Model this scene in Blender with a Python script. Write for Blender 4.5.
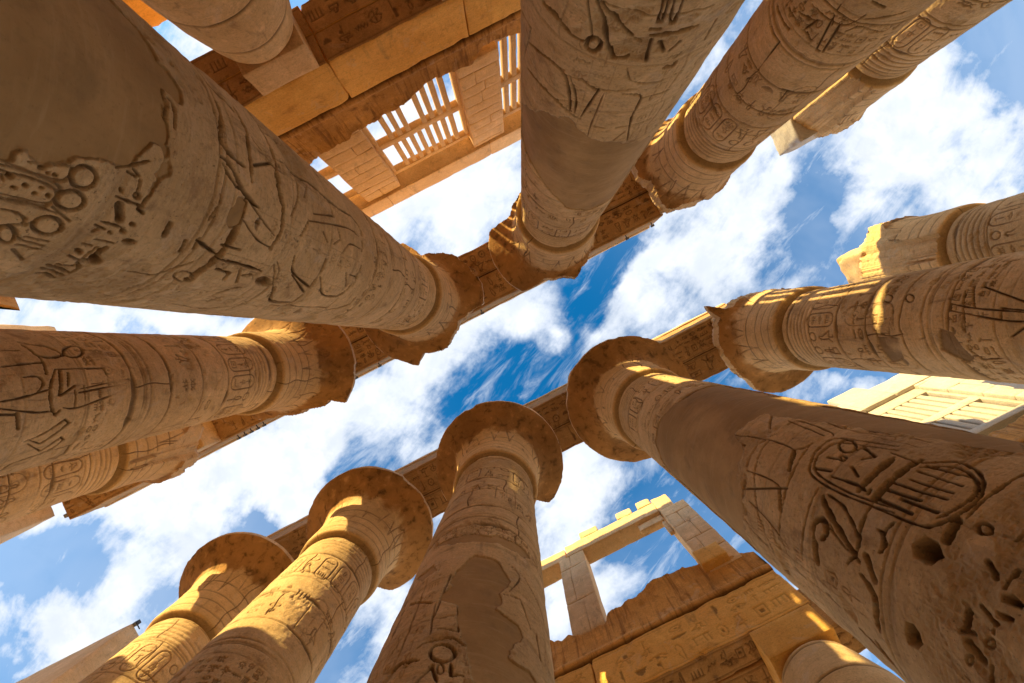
import bpy, math, random
import numpy as np
from mathutils import Matrix, Vector

# ------------------------------------------------------------------ camera, sky, sun, exposure
scene = bpy.context.scene
for o in list(bpy.data.objects): bpy.data.objects.remove(o)
C = scene.collection

EYE = 1.6                      # the camera is the origin of the plan, 1.6 m above the floor
cam_data = bpy.data.cameras.new('camera')
cam = bpy.data.objects.new('camera', cam_data); C.objects.link(cam)
cam_data.sensor_width = 36.0
cam_data.lens = 36.0 * 425.0 / 1024.0
cam_data.clip_start = 0.05; cam_data.clip_end = 6000
right = Vector((0.88978169, 0.45612148, 0.01554793))
up = Vector((0.45622395, -0.88985756, -0.00363805))
fwd = Vector((-0.01217605, -0.01033041, 0.99987251))
cam.matrix_world = Matrix(((right.x, up.x, -fwd.x, 0), (right.y, up.y, -fwd.y, 0), (right.z, up.z, -fwd.z, 0), (0, 0, 0, 1)))
scene.camera = cam

SUN_AZ = (-0.342, -0.940)      # horizontal direction towards the sun
SUN_EL = math.radians(14.0)
SKY_STRENGTH = 0.13
SUN_STRENGTH = 5.0
CLOUD = 4.5
EXPOSURE = 1.08
scene.view_settings.view_transform = 'Standard'
scene.view_settings.look = 'None'
scene.view_settings.gamma = 1.0
scene.view_settings.use_curve_mapping = False
scene.view_settings.exposure = EXPOSURE
scene.render.engine = 'CYCLES'
scene.cycles.max_bounces = 8
scene.cycles.diffuse_bounces = 6

sd = bpy.data.lights.new('sun', 'SUN'); sd.energy = SUN_STRENGTH; sd.angle = math.radians(0.5); sd.color = (1.0, 0.75, 0.31)
sun = bpy.data.objects.new('sun', sd); C.objects.link(sun)
n_ = math.hypot(*SUN_AZ)
to_sun = Vector((SUN_AZ[0] / n_ * math.cos(SUN_EL), SUN_AZ[1] / n_ * math.cos(SUN_EL), math.sin(SUN_EL)))
sun.rotation_euler = to_sun.to_track_quat('Z', 'Y').to_euler()
sun.location = to_sun * 60

class NT:
    """tiny helper for node trees"""
    def __init__(s, tree): s.t = tree; s.n = tree.nodes; s.l = tree.links
    def node(s, typ, **kw):
        n = s.n.new(typ)
        for k, v in kw.items(): setattr(n, k, v)
        return n
    def put(s, sock, v):
        if v is None: return
        if isinstance(v, bpy.types.NodeSocket): s.l.new(v, sock)
        else: sock.default_value = v
    def math(s, op, a, b=None, c=None, clamp=False):
        n = s.node('ShaderNodeMath', operation=op, use_clamp=clamp)
        for i, v in enumerate((a, b, c)): s.put(n.inputs[i], v)
        return n.outputs[0]
    def vmath(s, op, a, b=None, out=0):
        n = s.node('ShaderNodeVectorMath', operation=op)
        s.put(n.inputs[0], a)
        if b is not None: s.put(n.inputs[1], b)
        return n.outputs[out]
    def noise(s, vec, scale, detail=4, rough=0.55, dist=0.0, out=0):
        n = s.node('ShaderNodeTexNoise')
        s.put(n.inputs['Vector'], vec); n.inputs['Scale'].default_value = scale; n.inputs['Detail'].default_value = detail
        n.inputs['Roughness'].default_value = rough; n.inputs['Distortion'].default_value = dist
        return n.outputs[out]
    def ramp(s, fac, a, b, lo=0.0, hi=1.0):
        n = s.node('ShaderNodeMapRange', interpolation_type='SMOOTHSTEP')
        s.put(n.inputs['Value'], fac)
        n.inputs['From Min'].default_value = a; n.inputs['From Max'].default_value = b
        n.inputs['To Min'].default_value = lo; n.inputs['To Max'].default_value = hi
        return n.outputs[0]
    def mix(s, fac, a, b, mode='MIX'):
        n = s.node('ShaderNodeMix', data_type='RGBA', blend_type=mode)
        s.put(n.inputs[0], fac)
        for i, v in ((6, a), (7, b)):
            if isinstance(v, tuple) and len(v) == 3: v = v + (1,)
            s.put(n.inputs[i], v)
        return n.outputs[2]

# sky: Nishita with broken cloud laid on a plane overhead (all in world directions)
world = bpy.data.worlds.new('World'); scene.world = world; world.use_nodes = True
w = NT(world.node_tree); w.n.clear()
tc = w.node('ShaderNodeTexCoord')
sep = w.node('ShaderNodeSeparateXYZ'); w.l.new(tc.outputs['Generated'], sep.inputs[0])
X, Y, Zc = sep.outputs
zz = w.math('MAXIMUM', Zc, 0.03)
qx = w.math('DIVIDE', X, zz); qy = w.math('DIVIDE', Y, zz)
cu = w.math('ADD', w.math('MULTIPLY', qx, 0.89), w.math('MULTIPLY', qy, 0.456))
cv = w.math('SUBTRACT', w.math('MULTIPLY', qy, 0.89), w.math('MULTIPLY', qx, 0.456))
comb = w.node('ShaderNodeCombineXYZ'); w.put(comb.inputs[0], cu); w.put(comb.inputs[1], cv)
P = comb.outputs[0]
# clumps: (east-ish, south-ish, half length, half width, angle, weight) in units of height
CL = [(-.2,-.56,.2,.1,0,.5),(-.42,-.38,.12,.1,0,.5),(-.76,-.71,.1,.08,0,.4),(-.16,-.36,.22,.15,0,.75),(-.22,.06,.34,.085,-52,.62),(.38,-.19,.30,.11,-38,.68),(.92,-.50,.32,.20,-25,.75),(1.1,-.2,.2,.12,0,.4),
      (-.82,.37,.28,.10,-20,.8),(-.53,.32,.08,.19,10,.7),(-.62,.26,.3,.06,-25,.3),(-.75,.62,.2,.05,-30,.3),(.13,.38,.10,.15,0,.6),(.16,.62,.1,.12,0,.6),(.1,.30,.10,.12,0,.3),(-1.10,.70,.16,.09,20,.7),(-1.1,.4,.15,.05,-20,.35),(-.86,.56,.14,.05,-30,.3),
      (-.8,-.04,.5,.08,0,.7),(.86,.09,.14,.06,0,.5),(-.36,.62,.12,.1,0,.45),(-.70,-.72,.12,.1,0,.3),(.5,-.5,.16,.1,-40,.5),(.09,-.05,.09,.06,-30,.5),(-.44,.12,.1,.1,0,.3),(-1.0,.3,.12,.06,-20,.3),
      (-.02,.13,.10,.10,-50,-.95),(.19,-.12,.05,.17,32,-.95),(.69,-.31,.06,.15,20,-.85),(.28,-.20,.05,.05,0,-.3),(.33,.46,.16,.10,0,-.7),
      (-.98,.47,.12,.045,-10,-.4),(-1.18,.52,.1,.06,0,-.6),(-.62,.48,.08,.05,0,-.6),(.80,.04,.10,.04,0,-.7),(1.16,-.66,.10,.13,20,-.6),(.83,-.66,.05,.05,0,-.3),(.62,-.42,.05,.06,0,-.5),(-.38,.30,.04,.09,0,-.5),
      (.56,.35,.2,.12,0,-.4),(-.62,-.68,.06,.05,0,-.4),(-.55,-.8,.2,.1,0,-.2),(.06,.22,.08,.06,0,-.4),(-.70,.18,.08,.05,0,-.3),(.42,.06,.12,.05,-30,-.5)]
warp = w.noise(P, 5.0, 5, .6, out=1)
Pw = w.vmath('ADD', P, w.vmath('MULTIPLY', w.vmath('SUBTRACT', warp, (.5, .5, .5)), (.22, .22, 0)))
acc = None
for (a, b, rx, ry, ang, wt) in CL:
    d = w.vmath('SUBTRACT', Pw, (a, b, 0))
    r = w.node('ShaderNodeVectorRotate', rotation_type='Z_AXIS'); w.put(r.inputs['Vector'], d); r.inputs['Angle'].default_value = -math.radians(ang)
    e = w.vmath('DIVIDE', r.outputs[0], (rx, ry, 1))
    g = w.math('EXPONENT', w.math('MULTIPLY', w.vmath('DOT_PRODUCT', e, e, 1), -1.0))
    g = w.math('MULTIPLY', g, wt)
    acc = g if acc is None else w.math('ADD', acc, g)
st = w.node('ShaderNodeVectorRotate', rotation_type='Z_AXIS'); w.put(st.inputs['Vector'], P); st.inputs['Angle'].default_value = math.radians(50)
fib = w.noise(w.vmath('MULTIPLY', st.outputs[0], (1.0, 2.3, 1.0)), 3.2, 10, .62, .35)
puff = w.noise(P, 9.0, 9, .62, .2)
dens = w.math('ADD', w.math('ADD', w.math('MULTIPLY', fib, 1.15), w.math('MULTIPLY', puff, .7)), w.math('MULTIPLY', acc, .62))
mask = w.ramp(dens, .80, 1.27)
thick = w.ramp(dens, 1.05, 1.65)
grain = w.noise(P, 14.0, 8, .6)
cloudcol = w.mix(w.math('MULTIPLY', w.ramp(grain, .36, .62), thick), (.76, .83, .95), (1.0, .985, .96))
sky = w.node('ShaderNodeTexSky', sky_type='NISHITA', sun_disc=False, sun_elevation=SUN_EL, sun_rotation=math.atan2(SUN_AZ[0], SUN_AZ[1]), altitude=80, air_density=1.0, dust_density=0.3, ozone_density=2.0)
skyc = w.mix(1.0, sky.outputs[0], (.05, .84, 1.22), 'MULTIPLY')
shade = w.noise(w.vmath('ADD', P, (.03, .05, 0)), 6.0, 8, .62, .3)
cloudcol = w.mix(w.math('MULTIPLY', w.ramp(shade, .48, .68), .75), cloudcol, (.66, .73, .84))
cc = w.vmath('MULTIPLY', cloudcol, (CLOUD, CLOUD * .985, CLOUD * .96))
veil = w.noise(P, 1.3, 5, .6, .4)
rad = w.vmath('LENGTH', P, None, 1)
mask = w.math('MAXIMUM', mask, w.math('MULTIPLY', w.ramp(rad, .15, 1.0), w.ramp(veil, .30, .64, .05, .38)))
wisp = w.noise(w.vmath('MULTIPLY', st.outputs[0], (1.2, 4.5, 1.0)), 5.0, 9, .65, .6)
mask = w.math('MAXIMUM', mask, w.math('MULTIPLY', w.ramp(wisp, .46, .74), .55))
full = w.mix(mask, skyc, cc)
# warm glowing band low all round, added out of view as fill light
low = w.ramp(Zc, .50, .10)
full = w.mix(low, full, (CLOUD * 1.65, CLOUD * 1.40, CLOUD * 1.05))
bg = w.node('ShaderNodeBackground'); w.put(bg.inputs[0], full); bg.inputs[1].default_value = SKY_STRENGTH
wo = w.node('ShaderNodeOutputWorld'); w.l.new(bg.outputs[0], wo.inputs[0])
# ------------------------------------------------------------------ materials
def stone(name, c1, c2, stain=(.16, .08, .035), stain_amt=.5, rough=.88, grain=.012, streak=None, groove=True, relief=1.0, patina_shade=None):
    m = bpy.data.materials.new(name); m.use_nodes = True
    t = NT(m.node_tree); t.n.clear()
    tc = t.node('ShaderNodeNewGeometry').outputs['Position']
    big = t.noise(tc, .55, 5, .6, .3); mid = t.noise(tc, 2.6, 6, .62, .4); fine = t.noise(tc, 22, 8, .7); vf = t.noise(tc, 90, 4, .7)
    flat = t.noise(t.vmath('MULTIPLY', tc, (1, 1, 9)), 1.7, 6, .6, .5)      # bedding of the sandstone
    col = t.mix(t.ramp(big, .32, .68), c1, c2)
    col = t.mix(t.math('MULTIPLY', t.ramp(flat, .45, .75), .35), col, tuple(x * .72 for x in c1))
    col = t.mix(t.math('MULTIPLY', t.ramp(mid, .54, .74), stain_amt), col, stain)
    col = t.mix(t.math('MULTIPLY', t.ramp(mid, .46, .30), .35), col, tuple(min(1, x * 1.35) for x in c2))
    col = t.mix(t.math('MULTIPLY', t.ramp(fine, .50, .72), .62), col, tuple(x * .55 for x in c1))
    col = t.mix(t.math('MULTIPLY', t.ramp(fine, .45, .25), .55), col, tuple(min(1, x * 1.3) for x in c2))
    hs = t.noise(t.vmath('MULTIPLY', tc, (5, 5, 46)), 1.0, 5, .65, .2)
    col = t.mix(t.math('MULTIPLY', t.ramp(hs, .54, .70), .30), col, tuple(x * .5 for x in c1))
    pit = t.noise(tc, 48, 3, .5); pitm = t.ramp(pit, .66, .74)
    col = t.mix(t.math('MULTIPLY', pitm, .55), col, tuple(x * .3 for x in c1))
    dust = t.noise(tc, 1.3, 7, .7, 1.0); col = t.mix(t.math('MULTIPLY', t.ramp(dust, .55, .70), .30), col, (.62, .52, .40))
    soot = t.noise(t.vmath('MULTIPLY', tc, (1.6, 1.6, .5)), 1.1, 7, .7, .6); col = t.mix(t.math('MULTIPLY', t.ramp(soot, .56, .72), .42), col, (.13, .085, .055))
    rnd = t.node('ShaderNodeObjectInfo').outputs['Random']
    al = t.node('ShaderNodeAttribute', attribute_name='wear_shade').outputs['Alpha']
    tint = t.math('MULTIPLY', t.math('ADD', .72, t.math('MULTIPLY', al, .36)), t.math('ADD', .93, t.math('MULTIPLY', rnd, .14)))
    col = t.mix(1.0, col, t.math('MULTIPLY', tint, 1.0), 'MULTIPLY')
    if streak:
        s = t.noise(t.vmath('MULTIPLY', tc, streak), 3.0, 6, .65, .3)
        col = t.mix(t.math('MULTIPLY', t.ramp(s, .48, .66), .6), col, stain)
    height = t.math('ADD', t.math('MULTIPLY', fine, .55), t.math('ADD', t.math('MULTIPLY', vf, .22), t.math('ADD', t.math('MULTIPLY', mid, .8), t.math('ADD', t.math('MULTIPLY', hs, .25), t.math('MULTIPLY', pitm, -.5)))))
    if groove:
        at = t.node('ShaderNodeAttribute', attribute_name='wear_shade')
        sp = t.node('ShaderNodeSeparateColor'); t.l.new(at.outputs['Color'], sp.inputs[0])
        # R = cut line coloured darker, G = smooth mortar repair, B = crumbled surface, on bells stain with painted shade
        col = t.mix(t.math('MULTIPLY', sp.outputs[0], .80), col, (.060, .030, .014))
        mort = t.mix(t.ramp(big, .35, .65), tuple(x * k for x, k in zip(c1, (.56, .51, .42))), tuple(x * k for x, k in zip(c2, (.68, .62, .52))))
        mort = t.mix(t.math('MULTIPLY', t.ramp(fine, .5, .7), .25), mort, tuple(x * .4 for x in c1))
        mort = t.mix(t.math('MULTIPLY', t.ramp(mid, .50, .72), .45), mort, tuple(x * .38 for x in c1))
        mort = t.mix(t.math('MULTIPLY', t.ramp(flat, .52, .70), .30), mort, tuple(x * .8 for x in c2))
        col = t.mix(t.math('MULTIPLY', sp.outputs[1], .92), col, mort)
        if patina_shade:
            pc = t.mix(t.ramp(big, .35, .65), patina_shade, tuple(x * 1.5 for x in patina_shade))
            pc = t.mix(t.ramp(mid, .5, .72), pc, tuple(x * .45 for x in patina_shade))
            pc = t.mix(t.math('MULTIPLY', t.ramp(mid, .46, .30), .6), pc, tuple(x * 1.9 for x in patina_shade))
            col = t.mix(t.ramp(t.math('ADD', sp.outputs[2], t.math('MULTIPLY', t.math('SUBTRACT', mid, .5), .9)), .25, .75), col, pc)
        else: col = t.mix(t.math('MULTIPLY', sp.outputs[2], .4), col, tuple(x * .6 for x in c1))
        keep = t.math('SUBTRACT', 1.0, t.math('MULTIPLY', sp.outputs[1], .8))
        height = t.math('MULTIPLY', height, keep)
    b = t.node('ShaderNodeBump'); b.inputs['Strength'].default_value = 1.0; b.inputs['Distance'].default_value = grain * 2.6 * relief
    t.put(b.inputs['Height'], height)
    p = t.node('ShaderNodeBsdfPrincipled'); t.put(p.inputs['Base Color'], col); p.inputs['Roughness'].default_value = rough
    p.inputs['Specular IOR Level'].default_value = .2
    t.l.new(b.outputs[0], p.inputs['Normal'])
    o = t.node('ShaderNodeOutputMaterial'); t.l.new(p.outputs[0], o.inputs[0])
    return m

M = {
 'shaft':   stone('sandstone_shaft', (.59, .395, .190), (.72, .505, .265)),
 'bell':    stone('bell_patina_shade', (.60, .40, .185), (.73, .50, .25), stain=(.26, .11, .035), stain_amt=.6, patina_shade=(.33, .178, .062)),  # darker flare: old stain plus underside shade put into the colour
 'flare':   stone('dark_patina_shade', (.25, .105, .030), (.36, .165, .05), stain=(.10, .04, .014), stain_amt=.8),  # stain and painted underside shade together
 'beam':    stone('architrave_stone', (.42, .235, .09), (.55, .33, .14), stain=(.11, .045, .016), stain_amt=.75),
 'block':   stone('pale_masonry', (.62, .41, .21), (.72, .50, .28), stain=(.36, .18, .07), stain_amt=.4),
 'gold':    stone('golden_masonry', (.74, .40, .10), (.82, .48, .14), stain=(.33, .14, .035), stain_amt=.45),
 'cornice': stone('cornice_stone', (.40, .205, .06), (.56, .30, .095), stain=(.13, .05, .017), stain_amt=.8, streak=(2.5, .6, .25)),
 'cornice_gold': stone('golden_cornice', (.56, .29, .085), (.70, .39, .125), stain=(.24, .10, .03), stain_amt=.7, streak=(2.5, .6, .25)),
 'lip':     stone('weathered_edge', (.66, .46, .27), (.74, .55, .34), stain=(.5, .32, .17), stain_amt=.3, groove=False),
 'cream':   stone('pale_render', (.50, .44, .36), (.58, .52, .43), stain=(.6, .42, .22), stain_amt=.25),
 'sand':    stone('trodden_sand', (.68, .44, .22), (.74, .50, .27), stain=(.5, .32, .16), stain_amt=.3, groove=False),
}
def simple(name, col, rough=.5, metal=0.0):
    m = bpy.data.materials.new(name); m.use_nodes = True
    t = NT(m.node_tree); p = t.n['Principled BSDF']
    tc = t.node('ShaderNodeNewGeometry').outputs['Position']
    c = t.mix(t.ramp(t.noise(tc, 30, 4), .4, .7), col, tuple(x * .6 for x in col))
    t.put(p.inputs['Base Color'], c); p.inputs['Roughness'].default_value = rough; p.inputs['Metallic'].default_value = metal
    return m
M['lamp'] = simple('lamp_housing', (.05, .05, .05), .45, .3)
M['glass'] = simple('lamp_glass', (.25, .27, .28), .12)

# ------------------------------------------------------------------ objects
def link_mesh(name, V, F, mat, parent=None, attr=None, smooth=True, mats=None, fmat=None):
    me = bpy.data.meshes.new(name)
    V = np.asarray(V, np.float32); F = np.asarray(F, np.int32)
    me.vertices.add(len(V)); me.vertices.foreach_set('co', V.ravel())
    me.loops.add(F.size); me.loops.foreach_set('vertex_index', F.ravel())
    me.polygons.add(len(F)); me.polygons.foreach_set('loop_start', np.arange(0, F.size, F.shape[1], dtype=np.int32))
    me.polygons.foreach_set('loop_total', np.full(len(F), F.shape[1], np.int32))
    me.polygons.foreach_set('use_smooth', np.full(len(F), smooth, bool))
    me.materials.append(mat)
    if mats:
        for q in mats: me.materials.append(q)
        me.polygons.foreach_set('material_index', np.asarray(fmat, np.int32))
    me.update(calc_edges=True)
    a = me.color_attributes.new('wear_shade', 'FLOAT_COLOR', 'POINT')
    col = np.zeros((len(V), 4), np.float32); col[:, 3] = 1
    if attr is not None: col[:, :np.asarray(attr).shape[1]] = attr
    a.data.foreach_set('color', col.ravel())
    o = bpy.data.objects.new(name, me); C.objects.link(o)
    if parent: o.parent = parent
    return o
def tag(o, label, cat, group=None):
    o['label'] = label; o['category'] = cat
    if group: o['group'] = group
    return o
def thing(name, label, cat, group=None, loc=(0, 0, 0)):
    o = bpy.data.objects.new(name, None); C.objects.link(o); o.location = loc; o.empty_display_size = .3
    return tag(o, label, cat, group)

# ------------------------------------------------------------------ noise
def hash3(ix, iy, iz, seed):
    h = (ix * 374761393 + iy * 668265263 + iz * 2147483647 + seed * 974634777) & 0xffffffff
    h = ((h ^ (h >> 13)) * 1274126177) & 0xffffffff
    h = (h ^ (h >> 16)) & 0xffffffff
    return h.astype(np.float64) / 4294967295.0
def vnoise(P, seed=0):
    i = np.floor(P).astype(np.int64); f = P - i; f = f * f * (3 - 2 * f); r = 0
    for dx in (0, 1):
        for dy in (0, 1):
            for dz in (0, 1):
                wgt = (f[:, 0] if dx else 1 - f[:, 0]) * (f[:, 1] if dy else 1 - f[:, 1]) * (f[:, 2] if dz else 1 - f[:, 2])
                r = r + wgt * hash3(i[:, 0] + dx, i[:, 1] + dy, i[:, 2] + dz, seed)
    return r * 2 - 1
def fbm(P, scale, oct=4, seed=0, gain=.5):
    a, s, r = 1.0, scale, 0
    for k in range(oct):
        r = r + a * vnoise(P * s + 17.3 * k, seed + k); a *= gain; s *= 2.03
    return r
def sstep(a, b, x):
    t = np.clip((x - a) / (b - a), 0, 1); return t * t * (3 - 2 * t)

# ------------------------------------------------------------------ carving on a (s, t) raster
class Panel:
    """height and wear maps over s in [s0,s1], t in [t0,t1]; s may wrap"""
    def __init__(p, s0, s1, t0, t1, ds, dt, wrap=False, rows=None):
        p.ns = max(2, int(round((s1 - s0) / ds)) + (0 if wrap else 1)); p.nt = max(2, int(round((t1 - t0) / dt)) + 1) if rows is None else len(rows)
        p.s = s0 + np.arange(p.ns) * (s1 - s0) / (p.ns if wrap else p.ns - 1); p.t = np.linspace(t0, t1, p.nt) if rows is None else np.asarray(rows)
        p.s0, p.s1, p.t0, p.t1, p.wrap = s0, s1, t0, t1, wrap
        p.h = np.zeros((p.nt, p.ns)); p.g = np.zeros((p.nt, p.ns)); p.patch = np.zeros((p.nt, p.ns)); p.ok = np.ones((p.nt, p.ns))
    def window(p, a, b, c, d):
        L = p.s1 - p.s0
        st = (p.s1 - p.s0) / (p.ns if p.wrap else p.ns - 1)
        i0 = int(math.floor((a - p.s0) / st)); i1 = int(math.ceil((b - p.s0) / st))
        if not p.wrap: i0 = max(0, i0); i1 = min(p.ns - 1, i1)
        elif i1 - i0 >= p.ns: i1 = i0 + p.ns - 1
        j0 = max(0, int(np.searchsorted(p.t, c)) - 1); j1 = min(p.nt - 1, int(np.searchsorted(p.t, d)))
        if i1 < i0 or j1 < j0: return None
        i = np.arange(i0, i1 + 1); S = p.s0 + i * st; T = p.t[j0:j1 + 1]
        return np.ix_(np.arange(j0, j1 + 1), i % p.ns), S[None, :], T[:, None]
    def line(p, pts, wd, dep, auto=False):
        r = wd / 2
        for (a, b), (c, d) in zip(pts[:-1], pts[1:]):
            w_ = p.window(min(a, c) - r * 1.6, max(a, c) + r * 1.6, min(b, d) - r * 1.6, max(b, d) + r * 1.6)
            if w_ is None: continue
            ix, S, T = w_
            vx, vy = c - a, d - b; L = vx * vx + vy * vy + 1e-9
            q = np.clip(((S - a) * vx + (T - b) * vy) / L, 0, 1)
            dist = np.hypot(S - a - q * vx, T - b - q * vy)
            k = 1 - sstep(r * .5, r * 1.15, dist)
            if auto: k = k * p.ok[ix]
            p.h[ix] = np.minimum(p.h[ix], -k * dep); p.g[ix] = np.maximum(p.g[ix], k * min(1, dep / .045))
    def mask(p, pts, soft=.02):
        a = np.array(pts); w_ = p.window(a[:, 0].min() - soft, a[:, 0].max() + soft, a[:, 1].min() - soft, a[:, 1].max() + soft)
        if w_ is None: return None
        ix, S, T = w_
        S = S + 0 * T; T = T + 0 * S; ins = np.zeros(S.shape, bool); dist = np.full(S.shape, 9.0)
        n = len(pts)
        for k in range(n):
            (x1, y1), (x2, y2) = pts[k], pts[(k + 1) % n]
            if y1 != y2:
                cr = ((y1 > T) != (y2 > T)) & (S < (x2 - x1) * (T - y1) / (y2 - y1) + x1); ins ^= cr
            vx, vy = x2 - x1, y2 - y1; L = vx * vx + vy * vy + 1e-9
            q = np.clip(((S - x1) * vx + (T - y1) * vy) / L, 0, 1)
            dist = np.minimum(dist, np.hypot(S - x1 - q * vx, T - y1 - q * vy))
        sd_ = np.where(ins, dist, -dist)
        return ix, S, T, sd_
    def fill(p, pts, dep, soft=.025, auto=False):
        m = p.mask(pts)
        if m is None: return
        ix, S, T, sd_ = m; k = sstep(-.006, soft if dep < .1 else .05, sd_)
        if auto: k = k * p.ok[ix]
        p.h[ix] = np.minimum(p.h[ix], -k * dep); p.g[ix] = np.maximum(p.g[ix], k * (.75 if dep < .1 else 1.0))
    def mortar(p, pts):
        m = p.mask(pts, .1)
        if m is None: return
        ix, S, T, sd_ = m
        n = fbm(np.stack([S.ravel(), T.ravel(), 0 * S.ravel()], 1), 5, 4, 5).reshape(S.shape) * .06
        p.patch[ix] = np.maximum(p.patch[ix], sstep(-.012, .012, sd_ + n))

def circ(cx, cy, rx, ry, n=14): return [(cx + rx * math.cos(2 * math.pi * i / n), cy + ry * math.sin(2 * math.pi * i / n)) for i in range(n + 1)]
# small sign shapes in a unit box: ('l', points) cut line, ('f', points) hollow
def G_disc(): return [('l', circ(.5, .5, .34, .34)), ('f', circ(.5, .5, .1, .1, 6))]
def G_reed(): return [('l', [(.5, 0), (.5, .95)]), ('f', [(.5, .35), (.72, .6), (.66, .95), (.5, 1)])]
def G_water(): return [('l', [(0, .5), (.12, .62), (.25, .42), (.38, .62), (.5, .42), (.62, .62), (.75, .42), (.88, .62), (1, .5)])]
def G_bird(): return [('l', [(.05, .1), (.3, .32), (.25, .7), (.4, .92), (.55, .85), (.5, .7), (.72, .45), (.98, .2), (.6, .25), (.3, .32)]), ('l', [(.45, .28), (.45, .02), (.6, .02)]), ('l', [(.4, .92), (.2, .82)])]
def G_ankh(): return [('l', circ(.5, .74, .15, .22, 10)), ('l', [(.2, .48), (.8, .48)]), ('l', [(.5, .5), (.5, 0)])]
def G_eye(): return [('l', [(0, .5), (.3, .7), (.7, .7), (1, .45), (.6, .32), (.25, .35), (0, .5)]), ('f', circ(.48, .52, .12, .14, 8)), ('l', [(.5, .34), (.4, .05)]), ('l', [(.62, .34), (.9, .1), (.75, .05)])]
def G_basket(): return [('f', [(.05, .55), (.95, .55), (.78, .3), (.5, .2), (.22, .3)])]
def G_mouth(): return [('l', [(.05, .5), (.5, .68), (.95, .5), (.5, .34), (.05, .5)])]
def G_man(): return [('l', [(.2, .05), (.25, .45), (.4, .6), (.38, .85), (.5, .95), (.6, .82), (.55, .62), (.85, .5)]), ('l', [(.2, .05), (.8, .05), (.75, .35), (.45, .35)]), ('l', [(.55, .62), (.6, .4)])]
def G_snake(): return [('l', [(0, .3), (.2, .45), (.4, .3), (.6, .45), (.8, .35), (.85, .6), (.98, .62)])]
def G_feather(): return [('l', [(.4, 0), (.4, .7), (.55, .95), (.72, .8), (.65, .4), (.5, .05)])]
def G_comb(): return [('l', [(.05, .75), (.95, .75)]), ('l', [(.15, .75), (.15, .3)]), ('l', [(.4, .75), (.4, .3)]), ('l', [(.65, .75), (.65, .3)]), ('l', [(.88, .75), (.88, .3)])]
def G_stool(): return [('l', [(.15, .2), (.15, .8), (.85, .8), (.85, .2), (.15, .2)]), ('f', [(.35, .4), (.65, .4), (.65, .6), (.35, .6)])]
def G_scarab(): return [('l', circ(.5, .45, .24, .32, 12)), ('l', [(.5, .14), (.5, .6)]), ('l', [(.26, .6), (.74, .6)]), ('l', [(.26, .5), (.05, .75)]), ('l', [(.74, .5), (.95, .75)]), ('l', [(.26, .35), (.05, .15)]), ('l', [(.74, .35), (.95, .15)])]
def G_staff(): return [('l', [(.5, 0), (.5, .9), (.3, .78)]), ('l', [(.5, .9), (.7, .95)])]
GL = [G_disc, G_reed, G_water, G_bird, G_ankh, G_eye, G_basket, G_mouth, G_man, G_snake, G_feather, G_comb, G_stool, G_scarab, G_staff]
def glyph(p, g, x, y, sx, sy, wd, dep, flip=False):
    for kind, pts in g():
        q = [(x + ((1 - a) if flip else a) * sx, y + b * sy) for a, b in pts]
        if kind == 'l': p.line(q, wd, dep, True)
        else: p.fill(q, dep, .015, True)
def glyph_row(p, rng, s0, s1, t, size, wd=.022, dep=.016, skip=.1):
    x = s0
    while x < s1:
        sx = size * rng.uniform(.55, 1.0)
        if rng.random() > skip:
            if rng.random() < .45:
                glyph(p, rng.choice(GL), x, t + size * .5, sx, size * .46, wd, dep, rng.random() < .5); glyph(p, rng.choice(GL), x, t, sx, size * .44, wd, dep, rng.random() < .5)
            else: glyph(p, rng.choice(GL), x, t, sx, size, wd, dep, rng.random() < .5)
        x += sx + size * .18
def cartouche(p, rng, x, y, wx, hy, wd, dep):
    r = wx / 2
    pts = [(x + r - r * math.cos(a), y + hy - r + r * math.sin(a)) for a in np.linspace(0, math.pi, 9)]
    pts += [(x + r + r * math.cos(a), y + r - r * math.sin(a)) for a in np.linspace(0, math.pi, 9)]
    pts.append(pts[0]); p.line(pts, wd, dep, True)
    n = max(2, int(hy / wx * 1.3)); g = (hy - r * .8) / n
    for k in range(n): glyph(p, rng.choice(GL), x + wx * .18, y + r * .4 + k * g, wx * .64, g * .82, wd * .8, dep * .8)
def figure(p, x, y, h, wd, dep, f=1):
    """outline of a striding figure with kilt, tall crown and raised arm"""
    def L(pts): p.line([(x + f * a * h, y + b * h) for a, b in pts], wd, dep, True)
    L([(-.02, .0), (-.04, .28), (-.08, .44), (-.03, .60), (-.10, .74), (-.03, .78), (-.04, .84), (.0, .88), (.06, .86), (.05, .80), (.02, .77), (.10, .74), (.04, .60), (.06, .46), (.14, .30), (.06, .28), (.10, .0)])
    L([(.10, .74), (.20, .64), (.32, .72), (.34, .71)]); L([(-.10, .74), (-.15, .58), (-.11, .44)]); L([(-.08, .46), (.06, .46)]); L([(.0, .88), (-.04, 1.0), (.03, 1.02), (.06, .88)])
    L([(-.02, 0), (-.12, .0)]); L([(.10, 0), (.02, .0)]); L([(-.08, .44), (.14, .30), (.04, .45)]); L([(.34, .95), (.34, .1)])
def table(p, x, y, h, wd, dep):
    def L(pts): p.line([(x + a * h, y + b * h) for a, b in pts], wd, dep, True)
    L([(0, 0), (0, .5)]); L([(-.12, .5), (.12, .5), (.14, .7), (0, .95), (-.14, .7), (-.12, .5)]); L([(-.06, 0), (.06, 0)]); L([(-.1, .62), (.1, .62)])

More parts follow.
